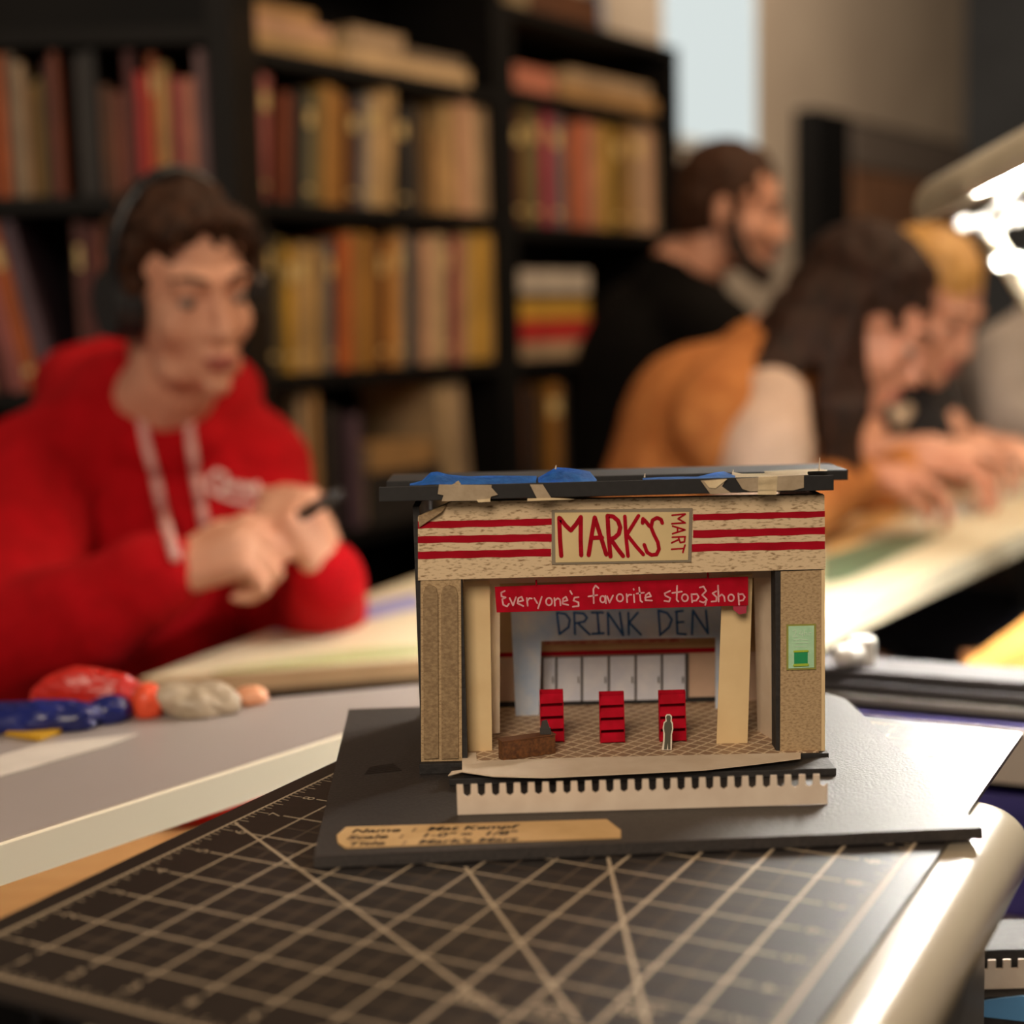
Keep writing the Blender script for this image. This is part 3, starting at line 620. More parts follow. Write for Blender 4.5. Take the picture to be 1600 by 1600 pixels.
# curtains of card
panel('card_panel', [(724, 909), (765, 908), (769, 1173), (724, 1178)], .7125, .0005, mcard)
panel('card_panel', [(762, 908), (781, 907), (781, 1145), (766, 1147)], .727, .0005, mcard2)
panel('card_panel', [(1129, 900), (1176, 897), (1168, 1161), (1119.5, 1162)], .7135, .0006, mcard)
boxo('inner_lining', (XR-.0042, YF+.013, ZF+.0006), (XR-.0036, YB, at(1289, 893, YF).z+.01), mcard2, mod)
boxo('inner_lining', (XL+.0036, YF+.013, ZF+.0006), (XL+.0042, YB, at(1289, 893, YF).z+.01), mcard2, mod)
solid('card_panel', [at(1178, 898, .735), at(1213, 896, .713), at(1214, 1164, .713), at(1184, 1165, .735)], back*.0005, mcard2, mod)
bpan('header_card', [(724, 890), (1213, 880), (1213, 902), (724, 913)], .716, mcard2, .0005)
# banner
bn = panel('banner', [(773, 917), (1169, 901), (1169, 946), (776, 957)], .7055, .0004, mredp)
panel('banner_tab', [(1145, 944), (1167, 942), (1166, 958), (1155, 960), (1146, 953)], .706, .0003, P('pink_marker', (176, 44, 72), .6), bn)
bm = bmesh.new()
for x, y in ((838, 915), (1106, 903)): tube(bm, at(x, y, .7053), at(x, y-9, .7053), .0005, seg=6)
link('banner_hanger', bm, mredp, bn)
bm = bmesh.new(); mp = zoomed(760, 890, 3.72, .7053)
S = [[(107, 124), (86, 134), (88, 156), (112, 162), (92, 172), (98, 205), (120, 214), (132, 198)], [(135, 165), (155, 208), (172, 160)], [(182, 188), (214, 180), (205, 158), (186, 166), (181, 196), (215, 212)],
     [(235, 165), (240, 210)], [(238, 182), (250, 166), (264, 168)], [(278, 165), (296, 196)], [(322, 158), (300, 226)], circ(364, 186, 18, 22), [(395, 165), (398, 210)], [(398, 180), (415, 166), (428, 175), (431, 208)],
     [(442, 188), (472, 178), (462, 158), (446, 168), (443, 198), (476, 206)], [(487, 124), (497, 142)], [(536, 160), (512, 163), (506, 180), (535, 190), (536, 212), (502, 216)],
     [(652, 108), (634, 92), (622, 112), (624, 196)], [(593, 156), (645, 148)], circ(676, 172, 15, 19), [(692, 152), (695, 196)], [(702, 155), (716, 192), (736, 150)], circ(776, 164, 19, 22),
     [(815, 142), (818, 190)], [(818, 160), (828, 146), (843, 146)], [(857, 145), (860, 190)], [(855, 112), (857, 118)], [(888, 104), (896, 182), (906, 188)], [(872, 140), (916, 134)], [(922, 164), (957, 155), (946, 134), (926, 148), (924, 178), (962, 180)],
     [(1068, 124), (1036, 138), (1040, 152), (1070, 166), (1062, 186), (1034, 182)], [(1108, 94), (1106, 176), (1116, 186)], [(1080, 136), (1136, 128)], circ(1154, 164, 18, 21), [(1192, 142), (1196, 190)], [(1192, 144), (1224, 142), (1234, 160), (1220, 180), (1196, 182)],
     [(1240, 104), (1262, 98), (1277, 124), (1254, 148), (1280, 172), (1272, 206)], [(1240, 184), (1262, 192), (1282, 176)], [(1336, 126), (1314, 138), (1338, 160), (1336, 184), (1308, 186)], [(1346, 92), (1350, 186)], [(1350, 158), (1368, 144), (1382, 156), (1386, 184)],
     circ(1422, 164, 17, 20), [(1464, 138), (1469, 204)], [(1466, 144), (1490, 142), (1502, 160), (1492, 178), (1470, 182)]]
for st in S: ribbon(bm, st, 9.5, mp, n=6)
link('banner_lettering', bm, P('white_gel_pen', (226, 178, 180), .6, (206, 140, 146), 500), bn)
# poster on the right pillar
po = panel('poster', [(1229, 976), (1275, 975), (1275, 1046), (1229, 1047)], YF-.001, .0006, P('olive_border', (150, 150, 70), .6), mod)
panel('poster_sheet', [(1232, 978.5), (1272, 977.5), (1272, 1043), (1232, 1044.5)], YF-.0013, .0002, P('mint_paper', (186, 226, 190), .5, (166, 212, 172), 200), po)
panel('poster_picture', [(1241, 1017), (1262, 1016), (1262, 1041), (1241, 1042)], YF-.0016, .0002, P('emerald_print', (30, 150, 92), .5), po)
bm = bmesh.new(); mp = fp(YF-.0019)
ribbon(bm, [(1241, 1018), (1262, 1017)], 3, mp); ribbon(bm, [(1241, 1039.5), (1262, 1038.5)], 4, mp); link('poster_trim', bm, P('lime_print', (170, 196, 60), .5), po)
bm = bmesh.new(); mp = fp(YF-.0015)
for st in ([(1239, 986), (1243, 984), (1244, 989), (1239, 995), (1246, 995)], [(1252, 985), (1249, 991), (1255, 991)], [(1254, 987), (1254, 995)], [(1257, 984), (1257, 993)], [(1257, 989), (1261, 989), (1261, 993)], [(1264, 988), (1264, 993)], [(1264, 989), (1268, 988)],
           [(1240, 1000), (1250, 999), (1262, 1000)], [(1243, 1005), (1255, 1004), (1264, 1005)], [(1242, 1010), (1260, 1010)]): ribbon(bm, st, 1.1, mp, n=5)
link('poster_lettering', bm, P('pale_pen', (206, 232, 206), .6), po)
# ---- small things standing in the shop
zf = ZF+.0007
for i, (x0, x1, yt, yb, lab) in enumerate(((845, 882, 1078, 1160, 'miniature red card shelf behind the brown counter'), (938, 977, 1081, 1161, 'middle of the three miniature red card shelves'), (1031, 1073, 1079, 1159, 'miniature red card shelf behind the small paper figure'))):
    p0 = onz(x0, yb, zf); p1 = onz(x1, yb, zf); Y = (p0.y+p1.y)/2; xa, xb = p0.x, p1.x; h = at(x0, yt, Y+.005).z-zf
    t = thing('miniature_shelf', ((xa+xb)/2, Y, zf), lab, 'shelf', 'three red shelves in the model shop')
    boxo('back_panel', (xa, Y+.0055, zf), (xb, Y+.006, zf+h), mredp, t)
    for xx in (xa, xb-.0004): 
        bm = bmesh.new(); prism(bm, [V((xx, Y, zf)), V((xx, Y+.0055, zf)), V((xx, Y+.0055, zf+h)), V((xx, Y+.003, zf+h))], V((.0004, 0, 0))); link('side_panel', bm, mredp, t)
    for k in range(4):
        zk = zf+h*(.02+.245*k); yk = Y+.003*(k/4.)
        bm = bmesh.new(); prism(bm, [V((xa+.0004, yk-.0006, zk)), V((xb-.0004, yk-.0006, zk+.0002)), V((xb-.0004, Y+.0055, zk+.0012)), V((xa+.0004, Y+.0055, zk+.001))], V((0, 0, .0004)))
        prism(bm, [V((xa+.0004, yk-.0006, zk+.0003)), V((xb-.0004, yk-.0006, zk+.0006)), V((xb-.0004, yk+.0022, zk+h*.17)), V((xa+.0004, yk+.0022, zk+h*.165))], V((0, .0004, 0)))
        link('shelf', bm, mredp, t)
mwd = P('brown_painted_card', (118, 74, 38), .6, (78, 46, 22), 500)
a = onz(786, 1189, zf); b = onz(868, 1177, zf); d = (b-a); n_ = V((-d.y, d.x, 0)).normalized()*.0055; hh = at(786, 1158, a.y).z-zf
ctr = thing('miniature_counter', a+d/2, 'miniature brown shop counter at the front left of the model', 'counter')
solid('counter_body', [a, b, b+n_, a+n_], (0, 0, hh-.0006), mwd, ctr)
solid('countertop', [a-n_*.1+V((-.0004, 0, hh-.0005)), b-n_*.1+V((.0003, 0, hh-.0005)), b+n_*1.1+V((.0003, 0, hh-.0005)), a+n_*1.1+V((-.0004, 0, hh-.0005))], (0, 0, .0005), P('brown_card_top', (104, 64, 34), .6), ctr)
c = a+d*.86+n_*.5+V((0, 0, hh+.0001))
bm = bmesh.new(); box(bm, (c.x-.0026, c.y-.0022, c.z), (c.x+.0026, c.y+.0022, c.z+.0022)); prism(bm, [V((c.x-.0024, c.y-.002, c.z+.0022)), V((c.x+.0022, c.y-.002, c.z+.0022)), V((c.x+.0008, c.y-.002, c.z+.0066)), V((c.x-.0016, c.y-.002, c.z+.006))], V((0, .0026, 0)))
tag(link('cash_register', bm, P('dark_grey_card', (56, 52, 50), .6)), 'tiny dark grey cash register on the brown counter', 'cash register')
# paper figure
pf = onz(1043, 1172, zf); Yp = pf.y
sil = [(1034, 1172), (1036, 1160), (1036.5, 1146), (1035.5, 1137), (1037, 1129), (1040, 1126), (1039.5, 1119), (1042, 1116), (1047, 1116), (1050, 1119), (1049.5, 1126), (1051.5, 1130), (1052, 1140), (1050, 1147), (1050, 1160), (1049.5, 1172)]
fig = tag(panel('paper_figure', sil, Yp, .0004, P('white_paper', (236, 226, 208), .7), None), 'white cut-out paper person standing on the shop floor', 'figure')
sil2 = [(1037.5, 1171), (1038.5, 1159), (1039, 1147), (1037.5, 1138), (1038.5, 1130), (1042, 1127), (1041, 1121), (1042.5, 1118), (1046.5, 1118), (1048, 1121), (1047.5, 1127), (1049.5, 1131), (1050, 1139), (1048, 1147), (1047.5, 1159), (1047.5, 1171), (1044, 1171), (1043.3, 1160), (1042, 1171)]
bm = bmesh.new(); prism(bm, [at(x, y, Yp-.0002) for x, y in sil2], back*.00015); link('printed_silhouette', bm, P('grey_green_print', (84, 84, 70), .7), fig)
# toothed card strip in front of the model
pa = onz(715, 1274, ZB); pb = onz(1293, 1257, ZB); n_t = 26; dd = (pb-pa); zt0 = at(720, 1241, pa.y).z; zt1 = at(720, 1226, pa.y).z
bm = bmesh.new(); nrm = V((-dd.y, dd.x, 0)).normalized()*.0006
outline = [V((pa.x, pa.y, ZB+.0002)), V((pb.x, pb.y, ZB+.0002))]
top = []
for k in range(n_t):
    s0 = k/n_t; s1 = (k+.44)/n_t; s2 = (k+1)/n_t
    for s_, z_ in ((s0, zt1), (s1, zt1), (s1+.0012, zt0-.0002), ((s1+s2)/2, zt0-.0012), (s2-.0012, zt0-.0002)): top.append(V((pa.x+dd.x*s_, pa.y+dd.y*s_, z_)))
top.append(V((pb.x, pb.y, zt0)))
# build as column strips so the face stays clean
prev = None
for p in top:
    cur = (p, V((p.x, p.y, ZB+.0002)))
    if prev and (p.x-prev[0].x) > 1e-6:
        prism(bm, [prev[1], cur[1], cur[0], prev[0]], nrm)
    prev = cur
bmesh.ops.remove_doubles(bm, verts=bm.verts[:], dist=1e-6)
tag(link('toothed_card_strip', bm, P('white_strip_card', (226, 210, 190), .7, (216, 198, 178), 90)), 'white card strip with a row of notched teeth before the model shop', 'card strip')
# ================================================================ DESK LAMP
mlamp = P('cream_enamel', (206, 196, 170), 0.3)
L0 = at(1486, 322, 1.50); L1 = at(1960, 78, 1.12)
ld = (L1-L0).normalized(); side = ld.cross(V((0, 0, 1))).normalized(); upv = side.cross(ld).normalized()
_t = math.radians(-16); side, upv = side*math.cos(_t)+upv*math.sin(_t), upv*math.cos(_t)-side*math.sin(_t)
lamp = thing('desk_lamp', at(1720, 1100, 1.75), 'cream articulated desk lamp glowing at the right edge', 'lamp')
tilt = 0.15
bm = bmesh.new(); prof = []
for k in range(13):
    a = math.radians(-10+200*k/12); prof.append((math.cos(a)*.042, math.sin(a)*.032))
out = []
for (x, z) in prof: out.append((x, z))
for (x, z) in prof[::-1]: out.append((x*.93, z*.9-.001))
prism(bm, [L0+side*x+upv*z for x, z in out], L1-L0)
for P0, sg_ in ((L0, 1), (L1, -1)):
    prism(bm, [P0+side*x+upv*z for x, z in prof], ld*.003*sg_)
link('lamp_shade', bm, mlamp, lamp, smooth=False)
bm = bmesh.new(); prism(bm, [L0+side*x+upv*z for x, z in prof], ld*.085); link('shade_end_block', bm, mlamp, lamp)  # solid block added to keep the shade's tip from blowing out
mglow = P('glowing_tube', (255, 250, 240), .3, emit=700)
bm = bmesh.new()
for o_ in (-.014, .014): limb(bm, [L0+ld*.10+side*o_+upv*.000, L1-ld*.03+side*o_+upv*.000], [.0085, .0085])
link('fluorescent_tube', bm, mglow, lamp)
K0 = at(1548, 352, 1.46)
bm = bmesh.new(); ball(bm, K0, .015); tube(bm, K0-V((.026, 0, -.002)), K0+V((.024, 0, .006)), .007); ball(bm, K0-V((.028, 0, -.002)), .0095); ball(bm, K0+V((.026, 0, .008)), .010); tube(bm, K0, L0+ld*.12+upv*-.002, .008)
link('knuckle', bm, P('grey_white_knuckle', (150, 146, 140), .4), lamp)
bm = bmesh.new(); E1 = at(1600, 470, 1.5); E2 = at(1720, 640, 1.6)
for o_ in (-.012, .012): tube(bm, K0+V((0, o_, -.01)), at(1680, 590, 1.58)+V((0, o_, 0)), .006)
link('upper_arm', bm, mlamp, lamp)
bm = bmesh.new(); tube(bm, at(1680, 590, 1.58), at(1720, 780, 1.68), .009); link('lower_arm', bm, mlamp, lamp)
for x in (1556, 1582):
    bm = bmesh.new(); q = at(x, 410, 1.47); tube(bm, q, q+V((0, -.016, 0)), .0075, seg=18); link('screw_knob', bm, P('white_plastic', (236, 232, 222)), lamp)
qz = at(1720, 780, 1.68)
boxo('clamp', (qz.x-.02, qz.y-.02, Z2), (qz.x+.02, qz.y+.02, qz.z), mlamp, lamp, .003)

# ================================================================ SIDE RACK, lower right
mgrey = P('grey_beige_panel', (176, 164, 152), 0.5, (166, 154, 142), 4)
mpur = P('violet_blue_sheet', (98, 90, 150), 0.35, (74, 66, 128), 9)
ZR = onz(1560, 1142, 0.91).z
RO = onz(1480, 1133, 0.912); RA = -0.44
MRk = Mx.Translation((RO.x, RO.y, 0)) @ Mx.Rotation(RA, 4, 'Z')
rack = thing('side_table', MRk @ V((.15, .05, 0)), 'grey side table with open shelves, right of the cutting mat', 'table')
X0, X1, DP = -.30, .46, .10
boxo('tabletop', (X0, 0, .874), (X1, DP, .912), mgrey, rack, .002, MRk)
zs1 = at(1600, 1492, RO.y-.06).z
for zz_ in (zs1-.014, zs1-.30, .12): boxo('shelf', (X0+.02, .004, zz_), (X1-.02, DP-.016, zz_+.014), mgrey, rack, .001, MRk)
for x0 in (X0, X1-.02): boxo('side_panel', (x0, .002, 0), (x0+.02, DP-.002, .874), mgrey, rack, .001, MRk)
boxo('back_panel', (X0+.02, DP-.012, .1), (X1-.02, DP-.004, .874), mgrey, rack, 0, MRk)
tag(boxo('plastic_sheet', (X0+.01, .004, .9125), (X1-.02, .096, .914), mpur, None, 0, MRk), 'violet blue plastic sheet lying on the grey side table', 'sheet')
mpur2 = P('purple_bin_plastic', (84, 70, 156), 0.35, (50, 44, 112), 7, coat=.2)
b_ = thing('storage_bin', MRk @ V((.08, .05, zs1)), 'deep purple storage bin on the shelf below the grey tabletop', 'bin')
boxo('bin_body', (X0+.03, .02, zs1+.0005), (X1-.03, DP-.02, .858), mpur2, b_, .006, MRk)
boxo('bin_rim', (X0+.027, .017, .845), (X1-.027, DP-.017, .861), mpur2, b_, .002, MRk)
boxo('bin_label', (.042, .0188, .805), (.062, .0198, .832), P('pale_bin_label', (176, 166, 190), .5), b_, 0, MRk)
# a second foam model stands low in front of the rack
yl0, yl1 = .66, .80; xl = at(1478, 1590, .74).x
lo = thing('low_trolley', V((xl+.2, .73, 0)), 'dark low trolley beside the storage cart, bottom right corner', 'trolley')
boxo('trolley_top', (xl, yl0, .716), (xl+.45, yl1, .73), P('dark_trolley', (30, 27, 28), .5), lo, .002)
for xx in (xl+.01, xl+.42):
    for yy in (yl0+.01, yl1-.03): boxo('leg', (xx, yy, 0), (xx+.02, yy+.02, .716), mleg, lo, .001)
bx = at(1496, 1560, .74).x; ys_ = .74; z_a = at(1560, 1546, ys_).z; z_b = at(1560, 1514, ys_).z; z_c = at(1560, 1500, ys_).z
tag(boxo('foam_block', (bx, ys_+.006, .7305), (bx+.3, ys_+.045, at(1560, 1484, ys_+.006).z), mfoamd, None, .001), 'black foam block on the low trolley behind a notched white strip', 'foam block')
tag(boxo('foam_ledge', (bx, ys_-.008, .7305), (bx+.3, ys_+.0055, z_a), mfoamd, None, .001), 'black foam ledge under the blurred notched strip, bottom right corner', 'foam block')
bm = bmesh.new(); box(bm, (bx, ys_, z_a+.0003), (bx+.3, ys_+.001, z_b))
for k in range(38): box(bm, (bx+k*.0078, ys_, z_b), (bx+k*.0078+.0040, ys_+.001, z_c))
tag(link('toothed_card_strip', bm, P('white_strip_card', (226, 210, 190))), 'blurred white notched strip on the low trolley, bottom right corner', 'card strip')
tg = [at(x, y, ys_-.0098) for x, y in ((1494, 1584), (1512, 1568), (1565, 1560), (1600, 1556), (1650, 1590), (1600, 1596))]
tag(solid('paper_tag', tg, (0, .001, 0), P('sky_blue_card', (92, 148, 196), .5)), 'blue paper tag leaning on the black foam ledge at the bottom right', 'tag')
# boards stacked on the side table
mbk = P('dark_grey_board', (84, 82, 84), .7, (70, 68, 70), 5, spec=.2); mbk2 = P('black_board_edge', (22, 20, 20), .5)
zq = .9145
for i_, (dy, th, D, m, lab) in enumerate(((.012, .0042, .07, mbk2, 'black board lowest in the stack on the grey side table'),
        (.014, .0048, .068, P('light_grey_board', (150, 146, 138), .6), 'pale grey board lying on the lowest black board'),
        (.019, .0024, .06, mbk2, 'black board between the pale grey and the dark grey boards'), (.020, .0052, .058, mbk, 'dark grey board above the middle of the stack on the side table'),
        (.026, .0024, .05, mbk2, 'thin black board just below the topmost grey board'), (.027, .005, .045, mbk, 'dark grey board topmost of the stack on the side table'))):
    tag(boxo('foam_board', (X0+.02-i_*.004, dy, zq), (X1-.06, dy+D, zq+th), m, None, .0004, MRk), lab, 'board'); zq += th+.0002
cxy = at(1330, 1062, 1.06); cxl = (MRk.inverted() @ V((cxy.x, cxy.y, 0))).x
pc = MRk @ V((cxl, .045, zq+.0003))
cl = thing('clamp', pc, 'small white plastic clamp on the topmost grey board', 'clamp')
mwp = P('white_plastic', (236, 232, 222))
bm = bmesh.new(); limb(bm, [pc+V((-.014, -.006, .008)), pc+V((-.006, -.004, .009))], [.008, .0085]); link('clamp_foot', bm, mwp, cl, True)
bm = bmesh.new(); box(bm, (pc.x-.006, pc.y-.006, pc.z), (pc.x+.010, pc.y+.008, pc.z+.020)); bmesh.ops.recalc_face_normals(bm, faces=bm.faces[:]); bevel(bm, .003, 3); link('clamp_body', bm, mwp, cl, True)
# ================================================================ UNDER THE LONG TABLE
mkraft = P('cardboard', (142, 92, 48), .8, (124, 78, 40), 8)
q0 = at(1240, 960, 1.66); q1 = at(1450, 960, 1.66)
bx1 = thing('cardboard_box', V(((q0.x+q1.x)/2, 1.75, 0)), 'brown cardboard box standing under the long table', 'box')
boxo('box_body', (q0.x, 1.66, 0.3), (q1.x, 1.86, .77), mkraft, bx1, .004)
boxo('box_flap', (q0.x, 1.655, .75), (q1.x, 1.659, .80), mkraft, bx1)
boxo('box_base', (q0.x-.02, 1.64, 0), (q1.x+.02, 1.88, .3), P('dark_brown_wood', (70, 44, 26), .7), bx1, .004)
ca_ = thing('wooden_easel', at(1560, 1100, 1.75)*1.0, 'pale wooden brace leaning under the long table on the right', 'easel')
ca_.location.z = 0
mpine = P('pine_wood', (236, 176, 98), .55, (214, 150, 78), 12, stretch=((1, 1, 6), (0, 0, 0)))
def bar(name, a, b, w, m, parent):
    a, b = V(a), V(b); bm = bmesh.new(); d = (b-a); q = d.to_track_quat('Z', 'Y').to_matrix().to_4x4(); q.translation = a
    box(bm, (-w/2, -w/4, 0), (w/2, w/4, d.length)); bmesh.ops.transform(bm, matrix=q, verts=bm.verts[:]); bmesh.ops.recalc_face_normals(bm, faces=bm.faces[:]); bevel(bm, .002); return link(name, bm, m, parent)
bar('brace', at(1440, 1130, 1.6), at(1640, 985, 1.6), .062, mpine, ca_)
fa = at(1500, 1100, 1.7); fb_ = at(1650, 1000, 1.7)
bar('leg', V((fa.x, 1.7, 0)), V((fa.x+.02, 1.7, .80)), .05, mkraft, ca_)
bar('leg', V((fb_.x+.02, 1.66, 0)), V((fb_.x+.02, 1.66, .83)), .05, mpine, ca_)
bar('rail', V((fa.x-.05, 1.735, .74)), V((fb_.x+.1, 1.735, .77)), .06, mkraft, ca_)
bar('rail', V((fa.x-.05, 1.735, .40)), V((fb_.x+.1, 1.735, .40)), .06, mkraft, ca_)
# ================================================================ LOW THINGS BETWEEN TABLE 1 AND THE MAT
g0 = [onz(-120, 1500, .80), onz(300, 1500, .80), onz(420, 1280, .80), onz(-120, 1290, .80)]
lb = thing('side_stool', V((-.29, 1.1, 0)), 'low plywood stool in the gap between grey table and cutting mat', 'stool')
solid('seat', [V((-.46, .965, .78)), V((-.12, .965, .78)), V((-.12, 1.24, .78)), V((-.46, 1.24, .78))], (0, 0, .02), P('plywood', (196, 150, 98), .55, (182, 134, 82), 10, stretch=((1, 6, 1), (0, 0, 0))), lb, .003)
for xx in (-.43, -.15):
    for yy in (1.0, 1.21): boxo('leg', (xx-.015, yy-.015, 0), (xx+.015, yy+.015, .78), mleg, lb, .002)
def crumpled(name, c, r, m, label, cat, seed, amp=.3, grp=None, parent=None, sc_=14, minz=None):
    random.seed(seed); bm = bmesh.new(); bmesh.ops.create_icosphere(bm, subdivisions=4, radius=1)
    off = V((seed*3.1, seed*1.7, 0))
    for v in bm.verts:
        n_ = v.co.copy(); p = V((n_.x*r[0], n_.y*r[1], n_.z*r[2]))
        k = 1+amp*mnoise.noise(p*sc_*3+off)+amp*.5*abs(mnoise.noise(p*sc_*7+off))
        q = p*k
        if q.z < -r[2]*.55: q.z = -r[2]*.55
        v.co = q + V(c) + V((0, 0, r[2]*.55))
    o = link(name, bm, m, parent, smooth=False)
    return tag(o, label, cat, grp) if label else o
rp = onz(330, 1278, .80)
crumpled('plastic_bag', (rp.x+.01, rp.y+.01, .8002), (.06, .04, .022), P('glossy_red_plastic', (214, 24, 20), .35, (170, 10, 10), 30), 'glossy red bag on the low stool, glimpsed between table edge and mat', 'bag', 11)
# ================================================================ CLUTTER ON THE GREY TABLE
def on1(x, y): return onz(x, y, Z1+.0006)
p = on1(62, 1138)
crumpled('snack_bag', (p.x+.0, p.y+.0, Z1+.0006), (.040, .015, .012), P('navy_foil', (22, 34, 112), .3, (14, 22, 78), 30), 'crumpled navy blue snack bag on the grey table', 'bag', 5)
p = on1(168, 1128)
crumpled('snack_bag', (p.x, p.y+.004, Z1+.0006), (.015, .012, .010), P('navy_foil', (22, 34, 112)), 'small navy blue wrapper between the navy bag and the white wrap', 'bag', 6)
yb2 = [on1(-30, 1142), on1(60, 1158), on1(96, 1146), on1(0, 1118)]
tag(solid('paper_card', yb2, (0, 0, .003), P('golden_yellow_card', (206, 158, 34), .5)), 'golden yellow card lying before the navy blue bag', 'card')
p = on1(118, 1126)
crumpled('snack_bag', (p.x, p.y+.032, Z1+.0006), (.036, .012, .017), P('scarlet_foil', (214, 44, 30), .35, (170, 24, 20), 26), 'crumpled scarlet snack bag at the back of the grey table', 'bag', 7)
p = on1(212, 1118)
crumpled('snack_bag', (p.x+.01, p.y+.0, Z1+.0006), (.010, .010, .013), P('orange_red_foil', (234, 84, 50), .35), 'small orange red wrapper in front of the scarlet bag', 'bag', 8)
p = on1(300, 1120)
crumpled('plastic_wrap', (p.x, p.y+.012, Z1+.0006), (.028, .016, .014), P('crumpled_white_plastic', (206, 190, 168), .4, (150, 134, 112), 40), 'crumpled whitish plastic wrap on the grey table', 'wrap', 9, .4)
p = on1(385, 1104)
crumpled('plastic_wrap', (p.x, p.y+.008, Z1+.0006), (.012, .009, .007), P('orange_white_wrap', (226, 160, 122), .45), 'small orange and white wrapper right of the whitish wrap', 'wrap', 10)
ps = [on1(-60, 1150), on1(40, 1112), on1(110, 1096), on1(20, 1100), on1(-80, 1118)]
tag(solid('paper_sheet', [V((q.x, q.y, Z1+.0006)) for q in ps], (0, 0, .0008), P('white_sheet', (214, 206, 196), .6)), 'white sheet of paper at the left end of the grey table', 'paper')
ps = [on1(-40, 1226), on1(170, 1166), on1(214, 1148), on1(60, 1165), on1(-60, 1200)]
tag(solid('paper_sheet', ps, (0, 0, .0008), P('white_sheet', (214, 206, 196), .6)), 'pale curled paper strip lying along the grey table', 'paper')
# sheets on the pale tables
def on2(x, y): return onz(x, y, Z2+.0006)
tag(solid('cutting_mat', [on2(330, 1052), on2(640, 1024), on2(720, 1010), on2(560, 1016)], (0, 0, .002), P('sage_green_mat', (178, 184, 130), .5)), 'thin sage green mat on the pale table behind the grey one', 'cutting mat')
tag(solid('paper_sheet', [on2(420, 990), on2(560, 948), on2(650, 928), on2(660, 948), on2(560, 972)], (0, 0, .0008), P('lavender_sheet', (150, 150, 200), .5)), 'lavender blue sheet on the pale table beside the red sleeve', 'paper')
tag(solid('cutting_mat', [on2(1285, 916), on2(1330, 905), on2(1470, 838), on2(1400, 836), on2(1285, 872)], (0, 0, .002), P('dark_green_mat', (96, 118, 92), .45)), 'dark green cutting mat near the edge of the long table', 'cutting mat')
tag(solid('wood_strip', [on2(1290, 866), on2(1340, 850), on2(1420, 800), on2(1390, 796), on2(1290, 838)], (0, 0, .006), P('balsa_strip', (226, 178, 112), .6)), 'light brown wood strip lying on the long table behind the green mat', 'wood strip')
tag(solid('paper_stack', [on2(1300, 800), on2(1480, 760), on2(1540, 742), on2(1400, 744), on2(1310, 776)], (0, 0, .003), P('brown_paper_stack', (186, 146, 118), .6)), 'tan paper stack on the long table in front of the women', 'paper stack')
tag(solid('paper_sheet', [on2(1420, 832), on2(1590, 778), on2(1640, 750), on2(1560, 762), on2(1440, 806)], (0, 0, .002), P('bright_white_sheet', (240, 238, 220), .5)), 'bright white sheet on the long table right of the green mat', 'paper')
gp = on2(1588, 722)
gt = thing('paint_bottle', gp, 'small green bottle at the far right of the long table', 'bottle')
bm = bmesh.new(); tube(bm, gp, gp+V((0, 0, .07)), .022); link('bottle_body', bm, P('green_plastic', (60, 104, 62), .4), gt, True)
bm = bmesh.new(); tube(bm, gp+V((0, 0, .07)), gp+V((0, 0, .09)), .012); link('cap', bm, mwp, gt, True)
# ================================================================ PEOPLE
def basis(fwd, up):
    f = V(fwd).normalized(); r = f.cross(V(up)).normalized(); u = r.cross(f)
    return Mx(((r.x, f.x, u.x), (r.y, f.y, u.y), (r.z, f.z, u.z)))     # columns right, forward, up
def head_into(bm, c, B, k=1.0):
    T = lambda x, y, z: V(c)+B @ V((x*k, y*k, z*k))
    def el(x, y, z, a, b, d): ball(bm, T(x, y, z), (a*k, b*k, d*k), B)
    el(0, -.012, .035, .074, .094, .083); el(0, .022, -.03, .060, .068, .082); el(0, .034, -.078, .044, .052, .034); el(0, .078, -.100, .019, .015, .016)
    limb(bm, [T(0, .088, .010), T(0, .097, -.016), T(0, .104, -.034)], [.007*k, .009*k, .0115*k])
    for s in (-1, 1):
        el(s*.011, .096, -.038, .008, .009, .007)
        limb(bm, [T(s*.012, .084, .024), T(s*.044, .072, .026)], [.010*k, .009*k])
        el(s*.036, .058, -.030, .024, .022, .028); el(s*.032, .071, .011, .016, .013, .009); el(s*.032, .069, -.010, .016, .012, .008); el(s*.076, -.006, -.012, .008, .017, .030)
        el(s*.034, .034, -.085, .020, .030, .022)
    limb(bm, [T(-.018, .089, -.0635), T(0, .095, -.061), T(.018, .089, -.0635)], [.005*k, .0075*k, .005*k])
    limb(bm, [T(-.014, .088, -.0745), T(0, .093, -.0755), T(.014, .088, -.0745)], [.005*k, .0075*k, .005*k])
    return T
def face_parts(T, B, parent, k=1.0, brow=(50, 32, 22)):
    for s in (-1, 1):
        bm = bmesh.new(); ball(bm, T(s*.032, .0725, .001), .0105*k); e = link('eye', bm, P('eye_white', (150, 130, 118), .4), parent, True)
        bm = bmesh.new(); ball(bm, T(s*.032, .0790, -.0015), .0052*k); link('iris', bm, P('dark_iris', (40, 28, 22), .2), e, True)
        bm = bmesh.new(); limb(bm, [T(s*.016, .0925, .026), T(s*.034, .0855, .031), T(s*.050, .073, .027)], [.0028*k, .0035*k, .002*k]); link('eyebrow', bm, P('brow_%d' % brow[0], brow, .8), parent, True)
    bm = bmesh.new(); limb(bm, [T(-.019, .0925, -.0655), T(0, .0998, -.0645), T(.019, .0925, -.0655)], [.003*k, .0048*k, .003*k]); limb(bm, [T(-.015, .0925, -.0735), T(0, .0985, -.0745), T(.015, .0925, -.0735)], [.003*k, .005*k, .003*k])
    link('lips', bm, P('lips', (176, 96, 84), .5), parent, True)
